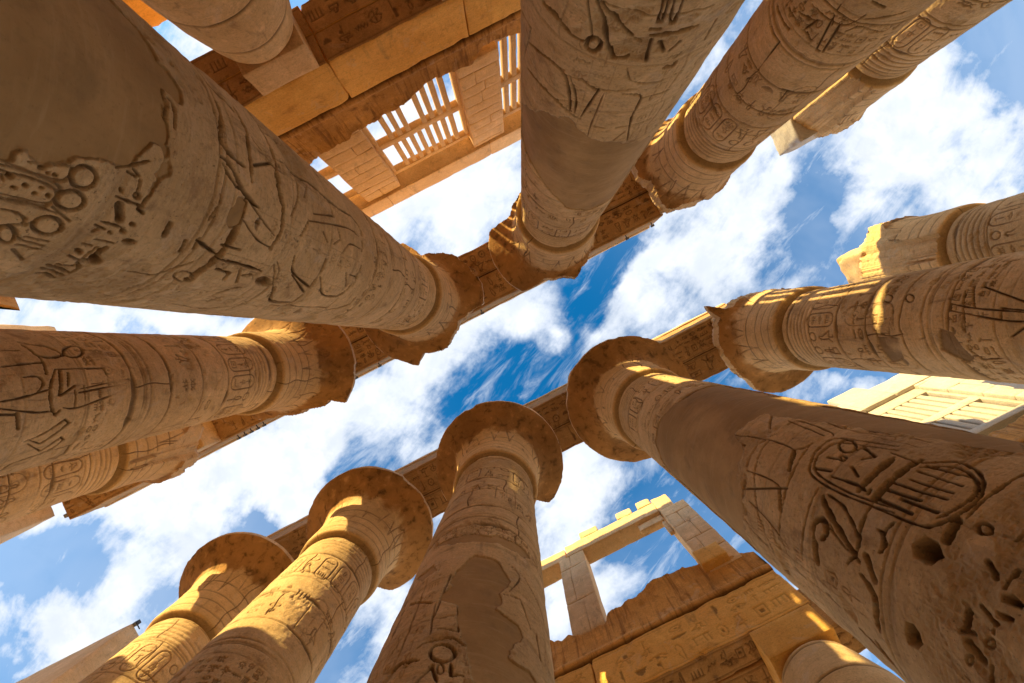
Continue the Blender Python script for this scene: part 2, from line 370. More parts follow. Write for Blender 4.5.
# cuts recorded on the shafts: (column, kind, width, depth, [angle, height, ...])
TR=[('A1','l',0.05,0.045,[0.9311,2.846,0.9504,2.852,0.9703,2.85,0.9881,2.838,1.0015,2.819,1.009,2.794,1.0097,2.767,1.0036,2.742,0.9918,2.72,0.9757,2.705,0.9572,2.698,0.9384,2.701,0.9214,2.713,0.908,2.732,0.9,2.756,0.8983,2.783,0.9033,2.809,0.9147,2.831,0.9311,2.846]),
('A1','l',0.05,0.045,[1.0629,2.855,1.081,2.863,1.0997,2.861,1.1165,2.849,1.1294,2.829,1.1367,2.804,1.1375,2.775,1.132,2.748,1.121,2.725,1.106,2.708,1.0887,2.701,1.0711,2.703,1.0551,2.714,1.0425,2.734,1.0348,2.759,1.033,2.787,1.0374,2.815,1.0478,2.838,1.0629,2.855]),
('A1','l',0.05,0.045,[1.2299,2.844,1.2481,2.855,1.2668,2.855,1.2835,2.846,1.296,2.828,1.3026,2.803,1.3026,2.774,1.2962,2.746,1.2844,2.721,1.2687,2.702,1.2512,2.693,1.2337,2.692,1.2182,2.702,1.2064,2.72,1.1995,2.744,1.1985,2.772,1.2036,2.8,1.2145,2.826,1.2299,2.844]),
('A1','l',0.05,0.045,[1.3403,2.668,1.3574,2.679,1.3742,2.685,1.3886,2.684,1.3984,2.675,1.4024,2.661,1.4001,2.642,1.392,2.621,1.3793,2.601,1.3636,2.584,1.347,2.573,1.3312,2.569,1.3181,2.571,1.309,2.58,1.3049,2.594,1.3063,2.612,1.3132,2.632,1.325,2.651,1.3403,2.668]),
('A1','l',0.035,0.03,[1.008,2.341,1.0141,2.471,1.0122,2.623,0.9937,2.68,0.9373,2.682,0.9279,2.655,0.9768,2.461]),
('A1','l',0.035,0.03,[1.0502,2.366,1.0403,2.536,1.056,2.666,1.1016,2.691,1.139,2.657,1.1495,2.431]),
('A1','l',0.035,0.03,[1.2252,2.486,1.2192,2.553,1.2398,2.631,1.2736,2.646,1.3083,2.552]),
('A1','l',0.035,0.03,[1.1758,2.45,1.1639,2.597,1.1717,2.766]),
('A1','l',0.035,0.03,[1.1429,2.715,1.1919,2.857]),
('A1','l',0.035,0.03,[1.2769,2.662,1.2307,2.689]),
('A1','l',0.035,0.03,[1.0266,2.352,1.0186,2.51,1.0311,2.663,1.0835,2.706,1.1528,2.681,1.1652,2.442]),
('A1','l',0.035,0.03,[1.3431,2.719,1.3418,2.857]),
('A1','l',0.035,0.03,[1.3699,2.717,1.3776,2.862]),
('A1','l',0.035,0.03,[1.4034,2.728,1.4082,2.855]),
('A1','l',0.035,0.03,[1.4382,2.741,1.5024,2.856]),
('A1','f',0,0.05,[1.0536,2.442,1.0666,2.443,1.0758,2.433,1.0756,2.417,1.0664,2.404,1.0535,2.403,1.0444,2.413,1.0444,2.429,1.0536,2.442]),
('A1','f',0,0.05,[1.0745,2.526,1.0832,2.527,1.0895,2.519,1.0896,2.507,1.0837,2.498,1.0751,2.497,1.0689,2.505,1.0686,2.517,1.0745,2.526]),
('A1','f',0,0.05,[1.0887,2.666,1.0995,2.669,1.1067,2.66,1.1062,2.647,1.0983,2.635,1.0877,2.633,1.0805,2.642,1.0809,2.655,1.0887,2.666]),
('A1','f',0,0.05,[0.9853,2.629,0.9939,2.63,1,2.622,1.0001,2.61,0.9942,2.602,0.9857,2.602,0.9796,2.609,0.9794,2.621,0.9853,2.629]),
('A1','f',0,0.05,[0.9724,2.559,0.9809,2.556,0.9886,2.542,0.9911,2.526,0.9869,2.516,0.9785,2.518,0.9708,2.532,0.9682,2.549,0.9724,2.559]),
('A1','f',0,0.05,[1.0981,2.593,1.1063,2.594,1.1124,2.585,1.1128,2.573,1.1073,2.564,1.0992,2.563,1.0931,2.572,1.0927,2.584,1.0981,2.593]),
('A1','f',0,0.05,[1.1003,2.485,1.1076,2.485,1.1136,2.475,1.1147,2.463,1.1104,2.455,1.1031,2.455,1.0972,2.464,1.096,2.477,1.1003,2.485]),
('A1','f',0,0.05,[1.0716,2.406,1.0849,2.412,1.0921,2.409,1.0889,2.4,1.0772,2.39,1.064,2.384,1.0569,2.387,1.06,2.396,1.0716,2.406]),
('A1','f',0,0.05,[1.0628,2.603,1.0698,2.604,1.0747,2.598,1.0746,2.588,1.0696,2.581,1.0627,2.58,1.0578,2.586,1.0579,2.596,1.0628,2.603]),
('A1','f',0,0.05,[0.9421,3.059,0.955,3.063,0.9627,3.057,0.9607,3.044,0.9502,3.032,0.9375,3.028,0.9299,3.035,0.9317,3.048,0.9421,3.059]),
('A1','f',0,0.05,[1.1623,3.26,1.1802,3.265,1.1893,3.247,1.1827,3.219,1.1657,3.203,1.151,3.211,1.1494,3.236,1.1623,3.26]),
('A1','f',0,0.05,[1.2116,3.395,1.2294,3.393,1.244,3.361,1.2466,3.317,1.2362,3.288,1.2189,3.289,1.2046,3.321,1.2014,3.365,1.2116,3.395]),
('A1','f',0,0.05,[1.1923,3.172,1.2025,3.176,1.2091,3.167,1.2082,3.152,1.2005,3.139,1.1905,3.136,1.1839,3.144,1.1847,3.159,1.1923,3.172]),
('A1','f',0,0.05,[1.3588,3.111,1.3757,3.118,1.3866,3.105,1.3849,3.08,1.3718,3.057,1.3552,3.05,1.3447,3.062,1.346,3.088,1.3588,3.111]),
('A1','f',0,0.05,[1.1054,3.285,1.1188,3.288,1.1277,3.276,1.1268,3.255,1.117,3.238,1.1038,3.235,1.095,3.247,1.0956,3.268,1.1054,3.285]),
('A1','f',0,0.05,[0.9903,2.588,0.9963,2.588,1.0007,2.582,1.0009,2.574,0.9969,2.568,0.9909,2.568,0.9866,2.574,0.9863,2.582,0.9903,2.588]),
('A1','f',0,0.05,[1.3571,2.719,1.364,2.721,1.3685,2.716,1.368,2.706,1.3629,2.698,1.3561,2.695,1.3516,2.701,1.352,2.71,1.3571,2.719]),
('A1','l',0.04,0.04,[0.9868,3.037,0.9905,3.143,0.991,3.264]),
('A1','l',0.04,0.04,[0.8147,3.062,0.8365,3.122]),
('A1','l',0.04,0.04,[0.8634,3.147,0.932,3.164]),
('A1','l',0.04,0.04,[0.9385,3.193,0.9506,3.194,0.9588,3.183,0.9585,3.166,0.9497,3.153,0.9378,3.152,0.9296,3.163,0.9298,3.18,0.9385,3.193]),
('A1','l',0.04,0.04,[1.1488,3.049,1.1469,3.119,1.1478,3.215]),
('A1','l',0.04,0.04,[1.2625,3.101,1.2593,3.245]),
('A1','l',0.04,0.04,[1.397,3.15,1.3117,3.168]),
('A1','l',0.04,0.04,[1.5211,3.044,1.5571,3.222]),
('A1','l',0.04,0.04,[1.5572,3.044,1.5942,3.213]),
('A1','l',0.04,0.04,[1.6042,3.056,1.6283,3.202]),
('A1','l',0.04,0.04,[1.5045,3.082,1.4884,3.18]),
('A1','l',0.04,0.04,[1.451,3.156,1.4842,3.219,1.5616,3.228]),
('A1','l',0.04,0.04,[0.8466,2.941,0.8054,3.029,0.7382,3.155]),
('A1','l',0.04,0.04,[1.309,3.061,1.3094,3.121]),
('A1','l',0.04,0.04,[1.1776,3.031,1.185,3.099]),
('A1','l',0.04,0.04,[1.1941,3.063,1.2235,3.047]),
('A1','l',0.04,0.04,[1.4077,3.061,1.4297,3.151]),
('A1','l',0.04,0.04,[0.9186,3.254,1.0129,3.24,1.0298,3.295]),
('A1','l',0.08,0.06,[1.0247,3.083,1.1056,3.154]),
('A1','l',0.08,0.06,[1.2978,3.227,1.3805,3.222,1.414,3.267,1.4281,3.158]),
('A1','p',0,0,[-0.1373,3.058,-0.048,3.217,0.1398,3.239,0.1449,3.35,0.2274,3.412,0.3045,3.375,0.3189,3.273,0.4551,3.264,0.5949,3.257,0.6163,3.117,0.7027,3.091,0.785,3.01,0.8572,2.824,0.8719,2.764,0.9462,2.589,0.9717,2.417,0.981,2.326,1.0049,2.168,1.0191,2.026,0.3955,1.887,-0.376,2.878]),
('A1','p',0,0,[0.6348,3.258,0.6208,3.299,0.7581,3.303,0.9265,3.27,0.9463,3.252,0.8299,3.252,0.7955,3.181,0.7515,3.235]),
('A1','p',0,0,[0.7991,4.099,0.7068,4.187,0.6982,4.293,0.8657,4.289,0.8892,4.182]),
('A1','l',0.06,0.06,[0.0577,3.948,0.1554,3.944,0.3599,3.885,0.4283,3.994,0.4466,4.202]),
('A1','l',0.06,0.06,[0.4817,3.879,0.5024,3.993,0.6222,4.226,0.6842,4.484]),
('A1','l',0.06,0.06,[-0.0391,4.806,0.2018,4.826,0.3929,4.795,0.5606,4.919,0.6851,4.94,0.7773,4.972]),
('A1','l',0.06,0.06,[-0.065,4.309,0.098,4.347,0.3182,4.302,0.5265,4.318]),
('A1','l',0.04,0.035,[-0.0954,3.975,-0.0083,4.254]),
('A1','l',0.04,0.035,[-0.2776,4.213,-0.3846,4.867,-0.0687,4.795,-0.1081,5.23]),
('A1','l',0.04,0.035,[0.7269,3.927,0.7785,3.955]),
('A1','l',0.04,0.035,[0.8182,3.932,0.9185,3.898]),
('A1','l',0.04,0.035,[0.3088,3.236,0.3818,3.254,0.5212,3.238,0.5902,3.27]),
('A1','l',0.04,0.035,[0.3327,3.274,0.3663,3.324,0.4884,3.327]),
('A1','l',0.04,0.035,[0.1422,4.431,0.1911,4.563]),
('A1','l',0.04,0.035,[0.6312,4.192,0.6035,4.043,0.5208,3.882]),
('A1','l',0.04,0.035,[0.3887,4.362,0.2635,4.699]),
('A1','l',0.04,0.035,[0.8401,3.037,0.8481,3.099]),
('A1','l',0.04,0.035,[0.8555,3.143,0.9407,3.167]),
('A1','l',0.1,0.09,[0.6658,4.279,0.8887,4.271,1.1567,4.268,1.3638,4.213,1.4508,4.213]),
('A1','l',0.05,0.05,[0.6089,4.907,0.7399,4.972,0.9677,4.929]),
('A1','l',0.05,0.05,[1.1821,4.316,1.1704,4.655,1.1767,5.01]),
('A1','l',0.05,0.05,[1.083,3.902,1.112,4.053,1.1437,4.218]),
('A1','l',0.05,0.05,[1.1477,3.928,1.0699,3.918]),
('A1','l',0.05,0.05,[1.1155,3.795,1.1986,3.831]),
('A1','l',0.05,0.05,[1.3537,4.607,1.2731,4.583,1.2687,4.378]),
('A1','l',0.05,0.05,[1.3506,4.817,1.204,4.681]),
('A1','l',0.05,0.05,[1.2665,4.791,1.2333,4.912]),
('A1','l',0.05,0.05,[1.4508,5.593,1.3112,5.525,1.5118,5.792,1.4803,6.225]),
('A1','l',0.05,0.05,[1.0344,3.549,1.1186,3.567]),
('A1','l',0.05,0.05,[0.578,4.089,0.6496,4.273,0.6882,4.486]),
('A1','l',0.03,0.03,[0.6614,4.296,0.7476,4.561,0.84,4.899]),
('A1','l',0.03,0.03,[0.8102,4.284,0.9183,4.61,0.9486,4.908]),
('A1','l',0.03,0.03,[1.0464,5.171,1.1523,5.346,1.329,5.398,1.6186,5.39,1.8378,5.359]),
('A1','l',0.03,0.03,[1.3875,4.237,1.406,4.255,1.4248,4.26,1.4416,4.249,1.4539,4.225,1.4602,4.19,1.4595,4.149,1.4523,4.106,1.4396,4.068,1.4233,4.038,1.4054,4.021,1.388,4.018,1.3727,4.029,1.3614,4.053,1.3551,4.088,1.3547,4.128,1.3604,4.169,1.3717,4.207,1.3875,4.237]),
('A1','l',0.03,0.03,[1.4545,3.598,1.4383,3.812,1.3355,3.942,1.2147,4.08]),
('A1','l',0.03,0.03,[1.5776,4.741,1.4471,4.831,1.3893,4.983]),
('A1','l',0.03,0.03,[1.6562,4.837,1.5485,4.921]),
('A1','l',0.03,0.03,[1.7884,4.484,1.8228,5.013,1.6965,5.267]),
('A1','l',0.03,0.03,[1.0604,4.208,1.0523,4.469]),
('A1','f',0,0.09,[1.2555,5.346,1.2863,5.374,1.3147,5.358,1.3324,5.303,1.3341,5.223,1.3201,5.141,1.295,5.079,1.2657,5.054,1.2396,5.071,1.2227,5.125,1.2195,5.203,1.2312,5.284,1.2555,5.346]),
('A1','f',0,0.09,[0.7869,4.578,0.799,4.574,0.8085,4.551,0.81,4.523,0.8027,4.505,0.7909,4.509,0.7813,4.532,0.7796,4.56,0.7869,4.578]),
('A1','l',0.05,0.045,[0.156,4.944,0.1729,5.303,0.1596,5.745,0.196,6.381,0.1716,7.141,0.3051,7.464,0.5602,7.427]),
('A1','l',0.05,0.045,[0.9388,5.436,1.0967,5.616,1.2122,6.266,1.0054,6.251,0.6188,6.256]),
('A1','l',0.05,0.045,[1.0559,6.328,1.2614,6.786,1.2255,7.289,1.0527,7.443,0.7331,7.537]),
('A1','l',0.05,0.045,[1.1238,5.627,1.3003,6.293,1.4757,6.247,1.4934,5.744]),
('A1','l',0.05,0.045,[1.4988,7.465,1.339,7.969,1.1748,7.972]),
('A1','l',0.05,0.045,[0.2603,4.69,0.3169,4.829,0.4951,4.835,0.5766,4.912,0.7505,4.967,0.959,4.909]),
('A1','l',0.035,0.03,[0.2045,5.548,0.3702,5.404]),
('A1','l',0.035,0.03,[0.4653,5.676,0.3528,6.286,0.2137,6.206]),
('A1','l',0.035,0.03,[0.5674,5.526,0.7372,5.424]),
('A1','l',0.035,0.03,[0.561,5.556,0.3778,6.805,0.3964,7.312]),
('A1','l',0.035,0.03,[0.7452,6.636,0.5592,6.9,0.5395,7.365]),
('A1','l',0.035,0.03,[1.5706,5.898,1.4534,7.352,1.2169,7.368]),
('A1','l',0.035,0.03,[0.8974,7.04,1.0675,7.316]),
('A1','l',0.035,0.03,[0.9081,7.205,0.9021,7.516,1.0425,7.531]),
('A1','l',0.035,0.03,[0.5948,5.977,0.6685,6.125]),
('A1','l',0.035,0.03,[0.4539,6.43,0.5688,6.531,0.6604,6.318]),
('A1','l',0.035,0.03,[1.3595,5.546,1.0854,5.161]),
('A1','l',0.035,0.03,[0.1661,5.252,0.387,5.254,0.6152,5.105]),
('B4','l',0.035,0.035,[-1.5863,4.573,-1.6139,4.894,-1.685,5.321,-1.8351,5.38,-1.9953,5.312,-2.0997,5.212,-2.1424,4.93,-2.1488,4.574,-2.1322,4.23,-2.1151,4.034]),
('B4','l',0.035,0.035,[-1.6313,4.512,-1.6605,4.828,-1.724,5.223,-1.8379,5.294,-1.9813,5.258,-2.0616,5.163,-2.1014,4.933,-2.116,4.572,-2.1026,4.255,-2.0852,4.059]),
('B4','l',0.04,0.04,[-1.6701,4.549,-1.6817,4.212,-1.5838,3.982,-1.6041,3.784,-1.7063,3.622,-1.8297,3.548,-1.97,3.581,-2.0686,3.659,-2.1218,3.769,-2.1376,4.178,-2.1405,4.409]),
('B4','l',0.04,0.04,[-1.7238,4.161,-1.6314,3.937,-1.6567,3.765,-1.7283,3.644,-1.8246,3.591,-1.9422,3.625,-2.0333,3.688]),
('B4','l',0.08,0.07,[-2.0745,4.485,-1.9427,4.471,-1.713,4.461]),
('B4','l',0.08,0.07,[-2.232,4.869,-2.271,4.828,-2.3641,4.618,-2.4688,4.375,-2.5504,4.218]),
('B4','l',0.08,0.07,[-2.5873,4.826,-2.481,4.861,-2.4141,4.788,-2.4265,4.691,-2.4924,4.658,-2.5658,4.718]),
('B4','l',0.08,0.07,[-2.6182,4.803,-2.7653,4.785]),
('B4','l',0.08,0.07,[-2.0772,4.278,-1.9196,4.264]),
('B4','l',0.08,0.07,[-2.0845,4.266,-1.9135,4.256,-1.7553,4.25,-1.6533,4.222]),
('B4','l',0.08,0.07,[-2.0421,4.501,-1.9094,4.46,-1.7315,4.442]),
('B4','l',0.08,0.07,[-2.0012,3.554,-2.1356,3.538]),
('B4','l',0.08,0.07,[-2.633,4.178,-2.681,4.05,-2.763,4.012,-2.9223,4.032]),
('B4','l',0.08,0.07,[-2.4839,4.148,-2.5994,4.013]),
('B4','l',0.04,0.04,[-1.6949,4.123,-1.6735,3.737]),
('B4','l',0.04,0.04,[-1.76,4.143,-1.7628,3.73]),
('B4','l',0.04,0.04,[-1.8445,4.122,-1.8361,3.736]),
('B4','l',0.04,0.04,[-1.9158,4.226,-1.8904,3.734]),
('B4','l',0.04,0.04,[-1.9856,4.263,-1.963,3.905]),
('B4','l',0.04,0.04,[-2.0053,4.058,-1.9971,3.719]),
('B4','l',0.04,0.04,[-2.0705,4.223,-2.0721,3.901]),
('B4','l',0.04,0.04,[-2.1783,3.988,-2.2849,4.033,-2.3984,3.988]),
('B4','l',0.04,0.04,[-2.2708,4.095,-2.2663,4.031]),
('B4','l',0.04,0.04,[-1.5367,3.509,-1.7333,3.509,-1.965,3.509]),
('B4','l',0.04,0.04,[-2.1239,3.048,-2.2344,3.059]),
('B4','l',0.04,0.04,[-2.1471,3.218,-2.2119,3.132]),
('B4','l',0.04,0.04,[-2.44,3.239,-2.5276,3.227]),
('B4','l',0.04,0.04,[-2.3793,3.167,-2.4145,3.076]),
('B4','l',0.04,0.04,[-1.9686,3.336,-1.9899,3.327,-2.0082,3.335,-2.0167,3.356,-2.0122,3.382,-1.9961,3.403,-1.9744,3.412,-1.9556,3.405,-1.9471,3.384,-1.9522,3.358,-1.9686,3.336]),
('B4','l',0.04,0.04,[-1.8872,3.145,-1.9806,3.161]),
('B4','l',0.045,0.04,[-1.7043,4.977,-1.739,4.945,-1.7706,4.947,-1.7916,4.981,-1.797,5.037,-1.785,5.102,-1.7579,5.159,-1.7223,5.193,-1.6879,5.194,-1.6649,5.162,-1.6604,5.104,-1.6753,5.036,-1.7043,4.977]),
('B4','l',0.045,0.04,[-1.7373,4.917,-1.6919,4.881,-1.7489,4.646,-1.8159,4.746]),
('B4','l',0.045,0.04,[-1.9107,4.759,-1.9682,4.611]),
('B4','l',0.045,0.04,[-2.0541,4.908,-2.034,4.556,-2.0563,4.412]),
('B4','l',0.045,0.04,[-2.0436,5.191,-2.0068,4.961]),
('B4','l',0.045,0.04,[-1.8971,5.154,-1.8765,4.974]),
('B4','l',0.045,0.04,[-2.2042,4.818,-2.2341,4.569,-2.3322,4.347,-2.4068,4.249]),
('B4','l',0.045,0.04,[-2.1159,4.271,-2.3072,4.272,-2.4773,4.251,-2.6153,4.343]),
('B4','l',0.045,0.04,[-2.2741,4.072,-2.3303,3.988,-2.4074,4.016]),
('B4','l',0.045,0.04,[-2.0658,4.374,-2.034,4.376]),
('B4','l',0.045,0.04,[-1.8483,4.926,-1.8662,4.917,-1.8795,4.935,-1.8808,4.969,-1.869,4.999,-1.8508,5.008,-1.8372,4.99,-1.8362,4.956,-1.8483,4.926]),
('B4','l',0.03,0.03,[-2.1775,4.973,-2.4037,5.006,-2.6726,5.019,-2.8548,5.055]),
('B4','l',0.03,0.03,[-1.8293,6.208,-2.0104,6.393,-2.2556,6.405,-2.6282,6.392,-2.9275,6.346,-3.0216,5.874]),
('B4','l',0.03,0.03,[-1.9458,6.25,-2.187,6.226,-2.5405,6.06,-2.7894,5.912,-2.9988,5.748]),
('B4','l',0.03,0.03,[-2.0511,7.092,-1.9595,6.471,-1.9502,5.712,-2.1614,5.549]),
('B4','l',0.03,0.03,[-2.3604,6.377,-2.3341,5.642,-2.5592,5.458]),
('B4','l',0.03,0.03,[-2.5622,6.338,-2.3205,5.455]),
('B4','l',0.03,0.03,[-1.8113,5.544,-2.0927,5.483,-2.3804,5.462,-2.601,5.45,-2.8301,5.475]),
('B4','l',0.03,0.03,[-2.6517,6.195,-2.7589,5.529,-2.9115,5.392]),
('B4','l',0.03,0.03,[-1.9502,5.712,-1.8842,5.571,-1.8072,5.528]),
('B4','l',0.03,0.03,[-1.4467,6.261,-1.5356,5.44,-1.3764,5.435]),
('B4','l',0.03,0.03,[-1.715,6.239,-1.5941,6.14,-1.618,5.548,-1.66,5.399]),
('B4','l',0.03,0.03,[-1.603,6.8,-1.8108,6.471]),
('B4','l',0.03,0.03,[-1.6413,6.317,-1.6646,5.87,-1.6924,5.512]),
('B4','l',0.03,0.03,[-2.1287,7.134,-2.1102,6.712,-2.1824,6.908]),
('B4','l',0.03,0.03,[-2.4333,4.653,-2.4761,4.5,-2.5168,4.36]),
('B4','l',0.03,0.03,[-2.4067,4.63,-2.4467,4.578]),
('B4','l',0.03,0.03,[-1.4293,5.313,-1.4681,5.112,-1.4337,4.898]),
('B4','l',0.06,0.06,[-1.953,5.698,-2.1574,5.554]),
('B4','l',0.06,0.06,[-2.3655,5.58,-2.5413,5.472]),
('B4','l',0.07,0.07,[-2.6576,4.101,-2.7076,4.011,-2.8426,4.017,-2.9536,4.015]),
('B4','l',0.07,0.07,[-3.1152,4.137,-3.2138,4.071]),
('B4','l',0.07,0.07,[-2.4463,3.234,-2.5421,3.23]),
('B4','l',0.07,0.07,[-2.3799,3.15,-2.4291,3.045]),
('B4','l',0.07,0.07,[-2.5997,3.188,-2.6456,3.098]),
('B4','l',0.035,0.03,[-3.1006,4.339,-3.1567,4.187,-3.2138,4.071,-3.3171,4.01]),
('B4','l',0.035,0.03,[-2.524,3.042,-2.539,3.044,-2.5534,3.056,-2.5615,3.071,-2.5602,3.085,-2.5498,3.092,-2.5345,3.089,-2.5202,3.078,-2.5124,3.062,-2.5139,3.049,-2.524,3.042]),
('B4','l',0.035,0.03,[-2.4633,3.041,-2.472,3.041,-2.4783,3.047,-2.4785,3.054,-2.4724,3.059,-2.4636,3.058,-2.4574,3.052,-2.4572,3.045,-2.4633,3.041]),
('B4','l',0.035,0.03,[-2.6444,3.036,-2.7246,3.033]),
('B4','l',0.035,0.03,[-2.5693,3.249,-2.5402,3.173]),
('B4','l',0.035,0.03,[-2.6774,3.157,-2.6987,3.162,-2.7136,3.176,-2.713,3.189,-2.6972,3.193,-2.6757,3.187,-2.6613,3.174,-2.662,3.162,-2.6774,3.157]),
('B4','l',0.035,0.03,[-2.8068,3.233,-2.8163,3.19]),
('B4','f',0,0.28,[-2.2533,3.758,-2.1618,3.696,-2.1637,3.589,-2.2355,3.504,-2.3202,3.559,-2.3228,3.704]),
('B4','f',0,0.28,[-2.2732,3.055,-2.2451,2.995,-2.2687,2.935,-2.2979,2.929,-2.3062,3.04]),
('B4','f',0,0.26,[-2.7288,3.695,-2.7105,3.622,-2.7489,3.571,-2.7966,3.551,-2.86,3.606,-2.874,3.698,-2.8094,3.711]),
('B4','f',0,0.26,[-2.3642,3.061,-2.347,3.008,-2.3497,2.944,-2.3734,2.95,-2.3914,3.012]),
('B4','f',0,0.06,[-1.0804,5.074,-0.9048,5.211,-0.9036,5.041,-1.1251,4.659,-1.1556,4.693,-1.1225,4.899]),
('B4','p',0,0,[-2.7343,10.514,-2.3319,10.353,-1.6784,9.841,-1.0689,10.003,-0.9739,8.582,-1.1572,7.001,-0.9109,5.715,-0.9075,4.223,-1.2685,3.801,-1.4695,5.266,-1.5789,6.174,-1.6341,6.933,-1.9981,7.068,-2.1787,6.685,-2.5027,6.504,-2.815,6.411,-3.5181,6.716,-3.394,8.677,-3.2712,10.259]),
('A2','l',0.07,0.06,[3.0021,4.673,2.8278,4.643,2.6702,4.721]),
('A2','l',0.07,0.06,[2.408,4.653,2.4074,4.698,2.418,4.742,2.438,4.778,2.4636,4.797,2.4894,4.797,2.51,4.777,2.5211,4.741,2.5206,4.695,2.5089,4.65,2.4887,4.614,2.4639,4.594,2.4393,4.596,2.4195,4.617,2.408,4.653]),
('A2','l',0.07,0.06,[2.5169,4.117,2.4419,4.302,2.3536,4.62,2.2764,4.79,2.1559,4.75]),
('A2','l',0.07,0.06,[2.0543,4.395,1.8774,4.391,1.698,4.38]),
('A2','l',0.07,0.06,[1.8055,4.988,1.7054,5.008,1.7015,4.947]),
('A2','l',0.07,0.06,[2.8092,5.379,2.6729,5.454,2.5884,5.762,2.5398,6.113]),
('A2','l',0.045,0.04,[2.6474,4.715,2.5136,4.716]),
('A2','l',0.045,0.04,[2.4797,4.119,2.1933,4.413]),
('A2','l',0.045,0.04,[2.0303,3.942,2.0117,4.209,2.043,4.22,2.0653,3.941]),
('A2','l',0.045,0.04,[1.9314,3.955,1.9137,4.226,1.9518,4.217,1.9947,3.945]),
('A2','l',0.045,0.04,[1.9557,4.508,1.8919,4.652]),
('A2','l',0.045,0.04,[1.8389,4.672,1.7869,4.55]),
('A2','l',0.045,0.04,[1.749,4.854,1.7088,4.782]),
('A2','l',0.045,0.04,[2.0296,4.464,2.0001,4.803]),
('A2','l',0.045,0.04,[2.6087,5.425,2.5057,5.781,2.4837,6.114]),
('A2','l',0.045,0.04,[-3.0716,5.644,-3.3644,5.427,-3.6023,5.369]),
('A2','l',0.045,0.04,[2.4914,5.351,2.3122,5.463,2.4094,6.169]),
('A2','l',0.045,0.04,[-3.0574,6.204,-3.3292,6.083,-3.577,6.088,-3.8805,6.229]),
('A2','l',0.045,0.04,[2.0802,5.438,1.8786,5.552,1.8701,6.051,1.769,6.827]),
('A2','l',0.045,0.04,[2.0731,4.312,2.0054,4.305]),
('A2','l',0.03,0.025,[2.1318,4.93,2.0451,5.168,1.8129,5.255,1.5447,5.236]),
('A2','l',0.03,0.025,[2.2568,6.327,1.9997,6.31,1.6029,6.296]),
('A2','l',0.03,0.025,[2.7084,6.061,2.4975,5.857]),
('A2','l',0.03,0.025,[2.3294,5.422,1.9669,5.345]),
('A2','l',0.03,0.025,[2.4652,4.095,2.3208,4.113,2.1148,4.129,1.8507,4.119,1.6555,4.133]),
('A2','l',0.03,0.025,[2.1869,4.445,2.103,4.5]),
('A2','l',0.03,0.025,[2.6486,5.424,2.4322,5.348]),
('A2','l',0.03,0.025,[2.252,5.483,2.2733,6.201,2.2733,6.627]),
('A2','l',0.03,0.025,[1.8682,6.458,1.9566,6.726]),
('A2','l',0.03,0.025,[-2.816,5.506,-3.1142,5.32,-2.9399,6.221]),
('A2','l',0.03,0.025,[2.5858,4.173,2.4911,4.571]),
('A2','l',0.03,0.025,[1.5304,4.413,1.5107,4.74]),
('A2','l',0.03,0.025,[1.8722,5.582,1.5853,5.582]),
('A2','l',0.03,0.025,[-2.6601,7.731,-3.1868,7.273,-3.6732,7.317]),
('A2','p',0,0,[-2.8432,7.507,-3.1509,7.063,-3.4372,6.617,-3.7427,6.33,-3.9842,6.646,-4.302,6.802,-4.7402,7.088,-5.2107,7.475,-5.1922,8.773,-5.2335,10.625,-4.8015,10.48,-4.4344,10.455,-4.0331,10.142,-3.6581,9.395,-3.2717,9.018,-2.7081,8.923]),
('B3','p',0,0,[-1.0833,7.607,-0.8645,7.587,-0.6675,7.299,-0.5285,7.05,-0.6497,6.608,-0.7015,6.16,-0.4696,6.043,-0.3998,5.906,-0.5308,5.358,-0.3065,5.346,-0.2356,5.297,-0.2605,4.819,-0.8109,4.356,-0.9192,4.882,-0.9961,5.204,-1.059,5.589,-1.1691,6.112,-1.3403,6.299,-1.2994,6.705,-1.1921,7.243]),
('B3','p',0,0,[-1.715,8.482,-1.3464,8.39,-0.9844,8.384,-0.4151,8.56,-0.1864,8.459,-0.514,8.174,-1.0816,8.076,-1.4866,8.172]),
('B3','p',0,0,[-1.9375,7.615,-1.6532,7.614,-1.5392,7.295,-1.7466,7.219]),
('B3','l',0.06,0.06,[-1.0727,5.148,-1.0762,5.083,-1.1003,5.03,-1.1402,5.003,-1.1889,5.008,-1.2379,5.046,-1.2782,5.108,-1.3009,5.182,-1.3002,5.249,-1.2753,5.296,-1.2317,5.315,-1.1791,5.306,-1.129,5.27,-1.0912,5.215,-1.0727,5.148]),
('B3','l',0.06,0.06,[-1.684,5.135,-1.5373,5.159,-1.3944,5.09]),
('B3','l',0.06,0.06,[-1.3524,4.735,-1.2501,4.95,-1.1675,4.699]),
('B3','l',0.06,0.06,[-1.0905,4.974,-1.0668,4.812,-0.9696,4.808]),
('B3','l',0.06,0.06,[-1.3346,4.523,-1.0534,4.661]),
('B3','l',0.035,0.03,[-1.4084,6.24,-1.3926,5.892,-1.3562,5.544]),
('B3','l',0.035,0.03,[-1.4619,5.31,-1.3485,5.414,-1.1452,5.433,-0.9783,5.278]),
('B3','l',0.035,0.03,[-2.0419,8.19,-1.9522,6.781,-1.9457,5.817]),
('B3','l',0.035,0.03,[-1.6609,7.102,-1.6448,5.763,-1.6567,5.195]),
('B3','l',0.035,0.03,[-1.3306,6.957,-1.3772,5.942]),
('B3','l',0.035,0.03,[-1.3014,5.625,-1.0795,5.535,-1.1545,6.11]),
('B3','l',0.035,0.03,[-1.1401,4.892,-1.1414,4.841,-1.1579,4.821,-1.1803,4.844,-1.196,4.898,-1.1953,4.95,-1.1783,4.969,-1.1553,4.945,-1.1401,4.892]),
('B3','l',0.035,0.03,[-0.8757,5.244,-0.9726,5.501]),
